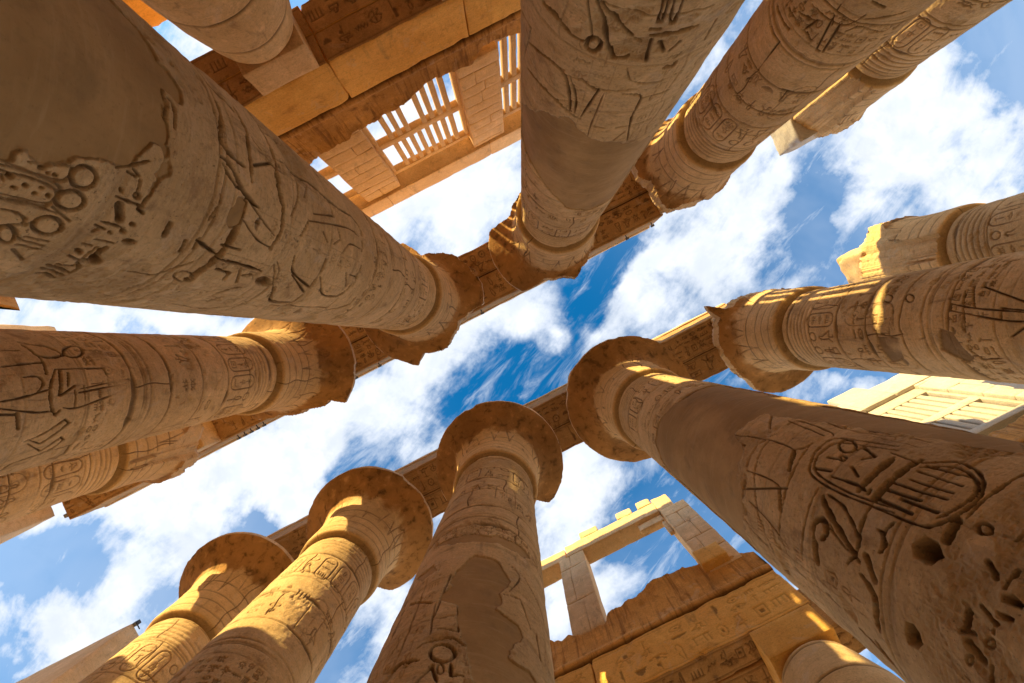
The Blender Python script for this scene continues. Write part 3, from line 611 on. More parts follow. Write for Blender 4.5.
('B3','l',0.035,0.03,[-0.423,7.538,-0.0034,7.099,0.1713,6.534]),
('B3','l',0.035,0.03,[-0.6497,6.608,-0.4291,6.735,-0.2736,6.251]),
('B3','l',0.035,0.03,[-0.5946,7.565,-0.4243,7.363,-0.5819,6.755]),
('B3','l',0.035,0.03,[-0.1816,6.276,-0.1137,5.846]),
('B3','l',0.035,0.03,[-1.8261,6.656,-1.4614,6.278]),
('B3','l',0.035,0.03,[-1.6968,5.712,-1.8295,5.47]),
('B3','l',0.035,0.03,[-1.1698,5.869,-1.3062,5.848]),
('A0','l',0.06,0.05,[-0.4806,7.326,-0.4296,7.477,-0.3794,7.697,-0.2177,7.842,-0.182,7.615,-0.2275,7.42,-0.3127,7.377,-0.4293,7.333]),
('A0','l',0.06,0.05,[-0.2771,8.254,-0.23,8.195,-0.1948,8.115,-0.1772,8.028,-0.1793,7.949,-0.2004,7.894,-0.2368,7.874,-0.2828,7.895,-0.3309,7.954,-0.3716,8.04,-0.3953,8.134,-0.3951,8.216,-0.3704,8.268,-0.3275,8.28,-0.2771,8.254]),
('A0','l',0.06,0.05,[0.0213,7.545,0.259,7.376,0.5071,7.369,0.6248,7.44,0.5716,7.521]),
('A0','l',0.06,0.05,[0.0252,7.622,0.366,7.517]),
('A0','l',0.06,0.05,[0.5363,6.86,0.7339,6.913]),
('A0','l',0.045,0.04,[-0.2275,7.42,-0.1104,7.432,-0.0894,7.045,-0.0672,6.772]),
('A0','l',0.045,0.04,[-0.1104,7.432,0.0646,7.39]),
('A0','l',0.045,0.04,[0.004,7.554,0.0273,8.434,0.2007,8.475]),
('A0','l',0.045,0.04,[0.3147,7.867,0.2282,8.907,0.36,8.885,0.5669,7.9,0.5451,7.566]),
('A0','l',0.045,0.04,[0.3684,6.625,0.3435,6.95,0.2745,7.372]),
('A0','l',0.045,0.04,[0.4456,6.62,0.5534,7.117,0.5673,7.355]),
('A0','l',0.045,0.04,[0.5205,6.621,0.5488,6.845]),
('A0','l',0.045,0.04,[0.9356,7.079,0.8806,7.318,0.7161,7.64,0.7782,7.722,0.945,7.482,1.0282,7.362,0.9359,7.166]),
('A0','l',0.045,0.04,[0.9852,7.157,1.165,7.456,0.9828,7.681,1.0441,7.76,1.2013,7.598,1.295,7.167,1.4328,7.085]),
('A0','l',0.045,0.04,[1.2142,7.647,1.1925,7.996,1.416,8.073,1.4601,7.791,1.7834,7.407]),
('A0','l',0.045,0.04,[0.364,7.858,0.2995,8.832]),
('A0','l',0.045,0.04,[0.3242,7.78,0.5523,7.771]),
('A0','l',0.045,0.04,[0.3688,7.549,0.2589,7.795]),
('A0','l',0.045,0.04,[0.0915,7.021,0.0885,7.232,0.1886,7.285,0.3033,7.164]),
('A0','l',0.045,0.04,[0.5703,8.567,0.5996,8.554,0.6078,8.513,0.5902,8.467,0.5575,8.445,0.5287,8.46,0.5204,8.501,0.5374,8.545,0.5703,8.567]),
('A0','l',0.045,0.04,[-0.3185,6.939,-0.315,7.202]),
('A0','l',0.045,0.04,[0.0669,7.742,0.2497,7.673]),
('A0','l',0.045,0.04,[0.2717,7.963,0.4733,7.96]),
('B5','l',0.05,0.045,[-2.5435,8.85,-2.7347,7.905,-2.7708,7.504]),
('B5','l',0.05,0.045,[-2.4415,8.828,-2.54,8.364,-2.6513,7.497]),
('B5','l',0.05,0.045,[-2.5379,8.828,-2.4415,8.828]),
('B5','l',0.05,0.045,[-2.7347,7.905,-2.5691,7.9,-2.6203,7.54]),
('B5','l',0.05,0.045,[-2.5813,10.217,-2.8987,10.302,-2.9742,10.166,-2.9862,9.562,-2.9115,9.43,-2.5432,9.473]),
('B5','l',0.05,0.045,[-2.2224,10.317,-2.269,10.314,-2.2929,10.367,-2.2858,10.455,-2.2493,10.545,-2.1956,10.608,-2.145,10.619,-2.1187,10.57,-2.1284,10.478,-2.1688,10.38,-2.2224,10.317]),
('B5','l',0.05,0.045,[-2.2744,9.739,-2.3174,9.735,-2.3405,9.773,-2.3355,9.836,-2.3036,9.902,-2.2558,9.948,-2.2101,9.957,-2.1853,9.923,-2.1919,9.857,-2.2265,9.786,-2.2744,9.739]),
('B5','l',0.05,0.045,[-1.8714,8.223,-1.7642,8.173,-1.7454,7.946]),
('B5','l',0.05,0.045,[-2.2088,8.325,-2.504,7.554]),
('B5','l',0.05,0.045,[-2.2472,8.628,-2.6264,8.56,-2.8905,8.55]),
('B5','l',0.05,0.045,[-2.4634,10.183,-2.7416,10.157]),
('B5','l',0.05,0.045,[2.9721,8.109,2.9374,8.476,3.111,8.597]),
('B5','l',0.05,0.045,[-2.9661,7.782,-2.85,7.559]),
('B5','l',0.05,0.045,[-2.54,8.364,-2.1891,8.495]),
('B5','f',0,0.03,[-2.936,10.675,-2.9427,10.036,-3.3963,10.245,-3.5354,10.694,-3.1132,10.677]),
('B5','f',0,0.03,[-2.8103,9.061,-2.8858,8.806,-3.331,8.626,-3.4264,8.789,-3.1818,9.178]),
('A3','l',0.05,0.045,[2.5142,9,2.6745,8.302]),
('A3','l',0.05,0.045,[2.4091,8.979,2.5298,8.32]),
('A3','l',0.05,0.045,[2.5142,9,2.4631,9]),
('A3','l',0.05,0.045,[3.0423,8.359,2.7564,8.339,2.4666,8.272,2.366,7.964]),
('A3','l',0.05,0.045,[2.4351,7.684,2.244,7.728]),
('A3','l',0.05,0.045,[2.3989,8.382,2.2674,8.213,1.922,8.318]),
('A3','l',0.05,0.045,[-2.9812,8.848,-3.1796,8.826]),
('A3','l',0.05,0.045,[3.1271,8.68,2.844,8.545]),
('A3','l',0.05,0.045,[2.8736,8.796,2.8224,8.518]),
('A3','l',0.05,0.045,[2.8102,8.825,2.6818,8.9]),
('A3','l',0.05,0.045,[1.3622,10.703,1.3752,10.596]),
('A3','l',0.05,0.045,[2.2845,10.666,2.3235,10.355,1.9731,10.201]),
('A3','l',0.05,0.045,[2.9745,10.659,2.9667,10.702,2.9836,10.755,3.0157,10.787,3.0441,10.78,3.0517,10.737,3.0342,10.683,3.0022,10.651,2.9745,10.659]),
('A3','l',0.05,0.045,[2.6936,8.222,2.6135,8.394]),
('A3','l',0.05,0.045,[-2.7632,9.152,-3.2214,9.064]),
('A3','l',0.05,0.045,[3.005,10.328,3.0469,9.422,3.4168,9.474]),
('A3','l',0.05,0.045,[2.32,8.037,2.1132,7.931,1.9016,7.809]),
]


def curve(P, k=5):
    if len(P) < 3: return P
    closed = abs(P[0][0] - P[-1][0]) + abs(P[0][1] - P[-1][1]) < .03; out = []
    n = len(P)
    for i in range(n - 1):
        p1, p2 = P[i], P[i + 1]; p0 = P[i - 1] if i else (P[-2] if closed else p1); p3 = P[i + 2] if i + 2 < n else (P[1] if closed else p2)
        # keep true corners
        def turn(a, b_, c):
            v1 = (b_[0] - a[0], b_[1] - a[1]); v2 = (c[0] - b_[0], c[1] - b_[1]); m_ = math.hypot(*v1) * math.hypot(*v2)
            return m_ > 1e-9 and (v1[0] * v2[0] + v1[1] * v2[1]) / m_ < .35
        if turn(p0, p1, p2): p0 = p1
        if turn(p1, p2, p3): p3 = p2
        for j in range(k):
            t = j / k; t2, t3 = t * t, t * t * t
            out.append(tuple(.5 * (2 * p1[d] + (p2[d] - p0[d]) * t + (2 * p0[d] - 5 * p1[d] + 4 * p2[d] - p3[d]) * t2 + (3 * p1[d] - p0[d] - 3 * p2[d] + p3[d]) * t3) for d in (0, 1)))
    out.append(P[-1]); return out

# ------------------------------------------------------------------ columns
RS = 1.332
RING = 14.5
RIM = 2.68
TAB = {}
TAB['A1'] = [(-170,2.68),(168,2.68),(120,2.68),(113,2.2),(82,2.15),(53,1.85),(35,2.2),(27,2.62),(10,2.68),(-20,2.38),(-27,2.42),(-45,2.2),(-61,1.9),(-80,2.6)]
TAB['A2'] = [(179,2.68),(144,2.68),(127,1.95),(103,1.76),(90,2.12),(75,1.8),(59,1.75),(30,1.78),(10,1.8),(-20,2.3),(-80,2.3),(-104,2.1),(-136,1.95),(-150,2.58),(-163,2.68)]
TAB['B5'] = [(-119,1.75),(-126,1.95),(-129,2.6),(-132,2.45),(-138,2.0),(-160,2.0),(165,2.1),(148,2.15),(135,2.25),(120,2.45),(100,2.68),(60,2.68),(20,2.5),(-13,2.2),(-57,1.65),(-89,1.68)]
TAB['A3'] = [(-174,1.95),(179,1.8),(155,1.9),(136,1.94),(110,1.7),(62,1.7),(44,1.75),(17,1.9),(-20,1.9),(-90,1.9),(-150,2.1)]
TAB['A0'] = [(-170,2.68),(0,2.68),(60,2.68),(64,2.1),(90,1.9),(120,1.85),(140,2.2),(150,2.6),(170,2.68),(-60,2.68)]
TAB['A-1'] = [(10,1.8),(36,1.5),(55,1.45),(60,1.75),(95,1.85),(134,2.0),(-120,2.1),(-40,2.0)]
TAB['B3'] = [(0,2.68),(64,2.68),(69,1.9),(108,1.9),(114,2.68),(-90,2.68),(170,2.68)]
TAB['B2'] = [(0,2.68),(96,2.68),(106,2.1),(125,2.0),(133,2.6),(160,2.68),(-90,2.68)]
TAB['B4'] = [(-170,2.68),(115,2.68),(96,2.62),(90,2.15),(60,2.1),(50,2.68),(0,2.62),(-52,2.6),(-115,2.62),(-134,2.72),(-148,2.66)]
TAB['B6'] = [(172,1.45),(-150,1.5),(-115,1.5),(-98,1.8),(-62,1.75),(-36,1.8),(90,1.6),(30,1.7)]
TAB['A4'] = [(175,1.45),(105,1.6),(73,1.75),(0,1.7),(-90,1.8),(-150,1.5)]
TAB['B1'] = [(0, 2.68), (120, 2.68), (-120, 2.68)]

def cut_radius(name, th):
    a = sorted(((d % 360), r) for d, r in TAB[name])
    xs = np.array([q[0] for q in a]); ys = np.array([q[1] for q in a])
    xs = np.concatenate([xs - 360, xs, xs + 360]); ys = np.tile(ys, 3)
    return np.interp(np.degrees(th) % 360, xs, ys)

def shaft_rows(D, zmin_px):
    z = -EYE + .0; rows = [z]
    while rows[-1] < RING:
        q = rows[-1]
        dz = max(zmin_px, q * q / (425 * max(.8, D - RS)) * .95) if q > 1.0 else .035
        rows.append(q + min(dz, .034))
    rows[-1] = RING
    return np.array(rows)

def build_shaft(name, cx, cy, parent, ntheta, dzmin, seed, traced):
    rng = random.Random(seed); D = math.hypot(cx, cy); face = math.atan2(-cy, -cx)
    circm = 2 * math.pi * RS
    rows = shaft_rows(D, dzmin); p = Panel(0, circm, rows[0], RING, circm / ntheta, .012, True, rows)
    S0 = lambda th: ((th - face + math.pi) * RS)            # the side facing the nave sits mid-panel
    # auto reliefs are left off where the observed ones go
    if traced:
        sm = p.s[None, :] / RS - math.pi
        zt = {'A1': 8.0, 'B4': 7.9, 'A2': 8.0, 'B3': 8.3, 'A0': 8.0, 'B5': 8.0, 'A3': 8.0}[name]
        p.ok = 1 - ((np.abs(sm) < 1.75) & (p.t[:, None] < zt)).astype(float)
        if name in ('A0', 'B5', 'A3'): p.ok = np.where((p.t[:, None] < 4.3), 1.0, p.ok)
    for z in (14.15, 13.98, 13.81, 13.64, 13.47): p.line([(0, z), (circm, z)], .065, .022)
    for z in (13.30, 12.02, 9.44, 9.32, 8.98, 8.03, 3.95, 3.86, 1.35): p.line([(0, z + .01), (circm * .5, z - .01), (circm, z + .01)], .05 if z > 9 else .03, .022 if z > 9 else .014)
    for z in (9.26,): p.line([(0, z), (circm, z)], .05, .022)
    x = 0.0
    while x < circm - .3:
        if rng.random() < .6: cartouche(p, rng, x + .04, 12.12, .42, 1.08, .045, .03); x += .56
        else:
            glyph(p, rng.choice([G_bird, G_snake, G_man, G_ankh]), x + .02, 12.15, .36, .62, .045, .03); p.line(circ(x + .2, 12.98, .13, .13), .045, .03, True); x += .46
    glyph_row(p, rng, .1, circm - .4, 11.05, .44, .038, .030, .25); glyph_row(p, rng, .1, circm - .4, 10.35, .44, .038, .028, .35)
    if rng.random() < .8:
        x = 0.3
        while x < circm - 1.2:
            if rng.random() < .45: cartouche(p, rng, x, 10.0 + rng.random() * .2, .55, 1.5, .03, .02)
            x += 1.3
    for t_ in (8.68, 8.40, 8.12): glyph_row(p, rng, .05, circm - .3, t_, .24, .026, .026, .10)
    x = .4
    while x < circm - 1.0:
        h = rng.uniform(3.3, 3.7); f = rng.choice((1, -1))
        figure(p, x + .4, 4.1, h, .05, .035, f); figure(p, x + 1.35, 4.1, h * .97, .05, .035, -f); table(p, x + .9, 4.1, 1.6, .035, .025)
        for k in range(3):
            for q in range(4): glyph(p, rng.choice(GL), x + .62 + k * .26, 6.7 + q * .28, .2, .24, .02, .018)
        x += 2.15
    x = .1
    while x < circm - .8:
        cartouche(p, rng, x, 1.5, .74, 2.2, .05, .04)
        for k in range(4): p.line([(x + .86 + k * .07, 1.55), (x + .86 + k * .07, 3.5)], .02, .02, True)
        x += 1.19
    if traced:
        keep_ok = p.ok; p.ok = np.ones_like(p.h)
        x = .1; ang = lambda q: (q / RS - math.pi)
        while x < circm - .3:
            if abs(ang(x)) < 1.8 and rng.random() < .6:
                t_ = 4.2 + rng.random() * .6
                for q in range(int(rng.uniform(5, 12))): glyph(p, rng.choice(GL), x, t_ + q * .27, .2, .23, .020, .011)
                p.line([(x - .03, t_), (x - .03, t_ + 3)], .014, .006)
            x += .27 if rng.random() < .8 else .5
        p.ok = keep_ok
    for col, kind, wd, dep, flat in TR:
        if col != name: continue
        pts = [(S0(flat[i]), flat[i + 1]) for i in range(0, len(flat), 2)]
        m0 = sum(q[0] for q in pts) / len(pts); sh = -round((m0 - circm / 2) / circm) * circm
        pts = [(a + sh, b) for a, b in pts]
        if kind == 'l':
            cv = curve(pts); n_c = len(cv) - 1; near = .55 if cv[0][1] < 3.2 else .70
            clo = math.hypot(cv[0][0] - cv[-1][0], cv[0][1] - cv[-1][1]) < .05
            for q in range(n_c):
                tp = 1.0 if clo else .45 + .75 * math.sin(math.pi * (q + .5) / n_c) ** .6
                tp *= 1 + .25 * math.sin(q * 1.7 + cv[0][0] * 9)
                p.line(cv[q:q + 2], wd * near * tp, dep * (.75 if near < .7 else 1.05) * (.6 + .4 * tp))
        elif kind == 'f': p.fill(pts, dep, .012)
        else: p.mortar(pts)
    # worn away signs: the depth of the auto cuts varies from place to place
    SS, TT = np.meshgrid(p.s, p.t); th_ = SS / RS
    Pn = np.stack([np.cos(th_).ravel() * RS + seed * 3.1, np.sin(th_).ravel() * RS, TT.ravel()], 1)
    n1 = fbm(Pn, .9, 3, seed).reshape(SS.shape); n2 = fbm(Pn, 5.5, 3, seed + 9).reshape(SS.shape); n3 = vnoise(Pn * 26, seed + 4).reshape(SS.shape)
    worn = sstep(-1.0, -.1, n1 + .25 * n2)
    worn = np.maximum(worn, (p.ok < .9) * 1.0)
    p.h *= worn; p.g *= worn
    # random mortar repairs
    if not traced:
        for k in range(5):
            cx_, cz_ = rng.uniform(0, circm), rng.uniform(1, 11)
            a, b = rng.uniform(.3, 1.1), rng.uniform(.25, .8)
            p.mortar([(cx_ + a * math.cos(q) * rng.uniform(.7, 1.1), cz_ + b * math.sin(q) * rng.uniform(.7, 1.1)) for q in np.linspace(0, 6.0, 12)])
    p.h *= (1 - p.patch); p.g *= (1 - p.patch * .97)
    # drum joints, cracks
    crack = np.zeros_like(p.h)
    zj = -.3
    while zj < RING - .3:
        zj += rng.choice((.98, 1.04, 1.1))
        if abs(zj - 9.3) < .2: continue
        zc = zj + .018 * vnoise(np.stack([np.cos(p.s / RS) * 3 + zj, np.sin(p.s / RS) * 3, 0 * p.s], 1), seed) 
        wj = .014 + .045 * sstep(.1, .8, vnoise(np.stack([np.cos(p.s / RS) * 2.2, np.sin(p.s / RS) * 2.2, 0 * p.s + zj], 1), seed + 2))
        d = np.abs(TT - zc[None, :]); crack = np.maximum(crack, 1 - sstep(wj * .5, wj * 1.6, d))
        sv = rng.uniform(0, circm); zz0, zz1 = zj - 1.02, zj
        sel = (TT > zz0) & (TT < zz1)
        for s_ in (sv, (sv + circm / 2) % circm):
            sx = s_ + .03 * np.sin(TT * 7 + seed)
            crack = np.maximum(crack, np.where(sel, 1 - sstep(.006, .02, np.abs(SS - sx)), 0))
    crack *= (1 - p.patch * .95) * (1 - .75 * (p.ok < .9))
    drum = np.floor((TT + 1.3) / 1.04); half = (((th_ * .5 / math.pi + .37 * drum) % 1.0) > .5)
    tint_ = (1.0 - 1.6 * p.patch * (name == 'A1')) * hash3(drum.astype(np.int64), half.astype(np.int64), 0 * drum.astype(np.int64) + seed, 3)
    p.h = np.minimum(p.h, -.034 * crack); p.g = np.maximum(p.g, crack * .9)
    # crumbled zones
    rz = sstep(.42, .95, n1 * .9 + .35 * n2) * (1 - p.patch)
    if name == 'A1':
        sc = S0(1.72); rz = np.maximum(rz, np.exp(-((SS - sc) / .75) ** 2 - ((TT - 3.6) / 1.3) ** 2) * sstep(-.2, .3, n2 + .3))
    if name == 'B4':
        sc = S0(-2.35); rz = np.maximum(rz, np.exp(-((SS - sc) / 1.3) ** 2 - ((TT - 3.2) / .45) ** 2) * sstep(-.2, .3, n2 + .2))
    rz = rz * (1 - p.patch)
    h = p.h + .010 * n1 + .009 * n2 * (1 - .7 * p.patch) + .0025 * n3 * (1 - .8 * p.patch) - rz * (.014 + .03 * np.abs(n2) + .022 * np.abs(n3)) - .020 * p.patch
    # sample onto the adaptive rows
    H, Gv, Pa, Rz = h, p.g, p.patch, rz
    low = rows < -1.15
    H[low] = 0; Gv[low] = 0
    R = RS - .007 * (rows - 8); R = np.where(rows < -.2, R - .10 * np.clip((-.2 - rows) / 1.4, 0, 1) ** 1.5, R)
    R = R - .05 * sstep(RING - .12, RING, rows)
    rr = R[:, None] + H
    th = face - math.pi + p.s / RS
    V = np.stack([rr * np.cos(th)[None, :], rr * np.sin(th)[None, :], np.repeat(rows[:, None], p.ns, 1)], 2).reshape(-1, 3)
    nr, ns = len(rows), p.ns
    a = np.arange(nr - 1)[:, None] * ns; b = np.arange(ns)[None, :]; b2 = (b + 1) % ns
    F = np.stack([a + b, a + b2, a + b2 + ns, a + b + ns], 2).reshape(-1, 4)
    link_mesh('shaft', V, F, M['shaft'], parent, np.stack([Gv.ravel(), Pa.ravel(), Rz.ravel(), (.55 + .45 * tint_ - .45 * p.patch * (name == 'A1')).ravel()], 1))

BELL = [(14.50, 1.14), (14.60, 1.15), (14.625, 1.36), (14.66, 1.44), (14.80, 1.47), (15.1, 1.47), (15.5, 1.47), (15.85, 1.49), (16.2, 1.52), (16.6, 1.57), (16.95, 1.66), (17.15, 1.77), (17.32, 1.93), (17.47, 2.14), (17.6, 2.36), (17.72, 2.55), (17.80, 2.65), (17.83, 2.68)]
def build_capital(name, cx, cy, parent, seed, nt=420):
    zb = np.array([q[0] for q in BELL]); rb = np.array([q[1] for q in BELL])
    zs = np.concatenate([[14.5, 14.56, 14.60, 14.625, 14.645], np.linspace(14.66, 17.0, 56)[:-1], np.linspace(17.0, 17.83, 44)])
    rs = np.interp(zs, zb, rb); k_ = np.ones(5) / 5; rs[8:-3] = np.convolve(rs, k_, 'same')[8:-3]
    th = np.linspace(0, 2 * math.pi, nt, endpoint=False)
    rc = cut_radius(name, th)
    e = np.stack([np.cos(th) * 2.6, np.sin(th) * 2.6, 0 * th], 1)
    rc = np.where(rc < 2.6, rc + .10 * np.round(3 * fbm(e, 1.3, 2, seed)) / 3 + .02 * fbm(e, 6, 2, seed), rc + .018 * fbm(e, 3, 3, seed) - .05 * sstep(.45, .8, vnoise(e * 1.7, seed + 3)))
    ZZ = np.repeat(zs[:, None], nt, 1); RR = np.repeat(rs[:, None], nt, 1); TH = np.repeat(th[None, :], len(zs), 0)
    Pn = np.stack([RR * np.cos(TH), RR * np.sin(TH), ZZ], 2).reshape(-1, 3) + seed * 1.7
    n1 = fbm(Pn, 1.5, 4, seed).reshape(RR.shape); n2 = fbm(Pn, 9, 2, seed + 5).reshape(RR.shape)
    g = np.zeros_like(RR); g[:4] = .45  # foot of the bell darkened: shade of the neck gap painted in
    # rings cut in the foot of the bell, upright sepals above, block joints
    for z_ in (14.95, 15.35, 15.75):
        g = np.maximum(g, (1 - sstep(.010, .032, np.abs(ZZ - z_ - .02 * np.sin(3 * TH)))) * .7)
    nsep = 16; ph = (TH * nsep / (2 * math.pi)) % 1.0
    edge = np.abs(ph - .5) * 2
    sep_top = 17.35; prof = np.clip((ZZ - 15.8) / (sep_top - 15.8), 0, 1)
    dd = np.abs(edge - (1 - prof ** 1.6)) * .26
    g = np.maximum(g, np.where((ZZ > 15.8) & (ZZ < sep_top), 1 - sstep(.010, .030, dd), 0) * .8 * sstep(-.4, .4, n1))
    rng = random.Random(seed)
    for k in range(5):
        t0 = rng.uniform(0, 6.28); lo = rng.choice((14.6, 16.1))
        d = np.abs((TH - t0 - .03 * np.sin(ZZ * 5 + k) + math.pi) % (2 * math.pi) - math.pi) * RR
        g = np.maximum(g, np.where(ZZ > lo, 1 - sstep(.006, .028, d), 0))
    zc = 16.25 + .03 * np.sin(TH * 2 + seed)
    g = np.maximum(g, (1 - sstep(.006, .03, np.abs(ZZ - zc))) * .9)
    R2 = RR - .025 * g + .014 * n1 + .006 * n2
    over = RR > rc[None, :]
    R2 = np.where(over, rc[None, :] - .035 * np.abs(n1) - .012 * np.abs(n2) - .05 * (18 - ZZ), R2)
    # rim and top
    TOP = 17.97
    ring1 = np.where(rc < 2.6, rc, rc); ztop = np.where(rc < 2.55, TOP - .25 * np.abs(n1[-1]), TOP)
    rows_r = [R2, ring1[None, :], (ring1 - .03)[None, :], (ring1 * .6)[None, :]]
    rows_z = [ZZ, (ztop - .03)[None, :], ztop[None, :], ztop[None, :]]
    Rf = np.vstack(rows_r); Zf = np.vstack(rows_z); Tf = np.repeat(th[None, :], len(Rf), 0)
    V = np.stack([Rf * np.cos(Tf), Rf * np.sin(Tf), Zf], 2).reshape(-1, 3)
    V = np.vstack([V, [[0, 0, TOP]]])
    nr = len(Rf); a = np.arange(nr - 1)[:, None] * nt; b = np.arange(nt)[None, :]; b2 = (b + 1) % nt
    F = np.stack([a + b, a + b2, a + b2 + nt, a + b + nt], 2).reshape(-1, 4)
    cen = len(V) - 1; lb = (nr - 1) * nt; i = np.arange(0, nt, 2)
    F = np.vstack([F, np.stack([lb + i, lb + (i + 1) % nt, lb + (i + 2) % nt, np.full(len(i), cen)], 1)])
    # bell, dark flare, worn edge
    mi = np.zeros(len(F), np.int32); rowi = np.arange((nr - 1) * nt) // nt; ci = np.arange((nr - 1) * nt) % nt
    zrow = Zf[:-1].ravel(); nz = (n1.ravel()[:0])
    nn = np.zeros(nr * nt); nn[:n1.size] = n1.ravel(); nn = nn[:(nr - 1) * nt]
    mi[:(nr - 1) * nt] = 0
    ov = np.zeros((nr, nt), bool); ov[:over.shape[0]] = over; ov = ov[:-1].ravel()
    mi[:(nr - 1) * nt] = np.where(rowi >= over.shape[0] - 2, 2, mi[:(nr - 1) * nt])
    G2 = np.zeros((nr, nt)); G2[:g.shape[0]] = g * (~over)
    W = np.zeros((len(V), 3)); W[:nr * nt, 0] = G2.ravel()
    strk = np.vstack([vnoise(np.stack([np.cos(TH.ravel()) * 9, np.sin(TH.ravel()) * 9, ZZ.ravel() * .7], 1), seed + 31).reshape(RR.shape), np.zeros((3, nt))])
    pat_shade = sstep(16.5, 17.25, Zf + .25 * np.vstack([n1, np.zeros((3, nt))])); pat_shade = np.clip(pat_shade * (.90 + .22 * strk), 0, 1); pat_shade[:over.shape[0]] *= np.where(over, .25, 1.0); W[:nr * nt, 2] = pat_shade.ravel()  # flare darkens with height: stain plus painted underside shade
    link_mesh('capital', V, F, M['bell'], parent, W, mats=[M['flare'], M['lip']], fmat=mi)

def rough_box(lo, hi, res=.12, r0=.03, chip=.05, seed=0, disp=.012, relief=None, tilt=None):
    """a hewn block: rounded, chipped box. relief = {'-z': panel-function(u,v) -> depth}"""
    lo = np.array(lo, float); hi = np.array(hi, float); size = hi - lo; Vs = []; Fs = []; off = 0; Ws = []
    r0 = min(r0, size.min() * .25)
    for ax in range(3):
        for sgn in (0, 1):
            u, v = [(1, 2), (2, 0), (0, 1)][ax]
            nu = max(2, int(size[u] / res) + 1); nv = max(2, int(size[v] / res) + 1)
            if relief and (('-' if sgn == 0 else '+') + 'xyz'[ax]) in relief:
                rr_ = relief[('-' if sgn == 0 else '+') + 'xyz'[ax]][1]
                nu = max(2, int(size[u] / rr_) + 1); nv = max(2, int(size[v] / rr_) + 1)
            def axis(n, L):
                a = np.linspace(0, 1, n); e = min(.4, r0 * .5 / L); a = np.concatenate([[0, e], a[1:-1], [1 - e, 1]]) if n > 2 else np.array([0, e, .5, 1 - e, 1]); return np.sort(a)
            au = axis(nu, size[u]); av = axis(nv, size[v]); U, Vv = np.meshgrid(au, av)
            P_ = np.zeros(U.shape + (3,)); P_[..., u] = lo[u] + U * size[u]; P_[..., v] = lo[v] + Vv * size[v]; P_[..., ax] = hi[ax] if sgn else lo[ax]
            P_ = P_.reshape(-1, 3); Wv = np.zeros((len(P_), 3))
            nrm = np.zeros(3); nrm[ax] = 1 if sgn else -1
            key = ('-' if sgn == 0 else '+') + 'xyz'[ax]
            base = P_.copy()
            rr = r0 + chip * np.maximum(0, fbm(base, 1.8, 3, seed + 3)); rr = np.minimum(rr, size.min() * .45)[:, None]
            inner = np.clip(base, lo + rr, hi - rr); d = base - inner; L = np.linalg.norm(d, axis=1, keepdims=True)
            Q = inner + d / np.maximum(L, 1e-6) * np.minimum(L, rr)
            Q = Q + disp * np.stack([fbm(base, 1.3, 3, seed + 11), fbm(base, 1.3, 3, seed + 12), fbm(base, 1.3, 3, seed + 13)], 1)
            if relief and key in relief:
                hmap, gmap = relief[key][0](base)
                Q = Q + nrm * hmap[:, None]; Wv[:, 0] = gmap
            if tilt is not None: Q = tilt(Q)
            m_, n_2 = U.shape
            a = np.arange(m_ - 1)[:, None] * n_2; b = np.arange(n_2 - 1)[None, :]
            F = np.stack([a + b, a + b + 1, a + b + 1 + n_2, a + b + n_2], 2).reshape(-1, 4) + off
            if sgn == 0: F = F[:, ::-1]
            Vs.append(Q); Fs.append(F); Ws.append(Wv); off += len(Q)
    return np.vstack(Vs), np.vstack(Fs), np.vstack(Ws)
def merge(parts):
    V, F, W, off = [], [], [], 0
    for v, f, w_ in parts: V.append(v); F.append(f + off); W.append(w_); off += len(v)
    return np.vstack(V), np.vstack(F), np.vstack(W)
def panel_relief(p, i, j):
    """sample panel p using coordinates i (s) and j (t) of the point"""
    def f(P_):
        a = np.clip((P_[:, i] - p.s0) / (p.s1 - p.s0) * (p.ns - 1), 0, p.ns - 1).round().astype(int)
        b = np.clip((P_[:, j] - p.t0) / (p.t1 - p.t0) * (p.nt - 1), 0, p.nt - 1).round().astype(int)
        return p.h[b, a], p.g[b, a]
    return f

COLS = {}
xa, xb, sp = -9.006, -21.493, 6.149
for k in range(-1, 5): COLS['A%d' % k] = (xa + sp * k, -3.407)
for k in range(1, 7): COLS['B%d' % k] = (xb + sp * k, 4.173)
INFO = {
 'A1': ('nearest massive column with a large smooth dark repair patch, filling the top left of the photo', 1450, .0048, True),
 'B4': ('huge carved column with deep socket holes and a broad cartouche, running to the lower right corner', 1450, .005, True),
 'A2': ('thick column at top centre with a bare brown repair band below its broken capital', 1150, .006, True),
 'B3': ('column rising from the bottom edge at the centre, brown repair patch up its middle', 900, .009, True),
 'A0': ('figure-carved column lying across the left edge under the nearest dark column', 800, .011, True),
 'B5': ('carved column at the right edge with a broken capital beside the architrave end', 800, .011, True),
 'A3': ('column at top right beside the centre column, thin light stripes on its rimless capital', 800, .011, True),
 'B2': ('round-rimmed column left of the bottom centre one, half its shaft in golden sun', 700, .014, False),
 'B1': ('short-looking column at lower left, golden patch only on its bell, behind the sunlit column', 640, .016, False),
 'A-1': ('jointed golden-brown column half hidden below the figure-carved column at the left edge', 560, .02, False),
 'A4': ('far column with a sunlit strip and a leaning block on its broken top, upper right', 560, .02, False),
 'B6': ('far ruined column without a rim at the right edge, above the carved right-edge column', 560, .02, False)}
GRP = 'great columns in two rows along the nave'
import time; T0 = time.time()
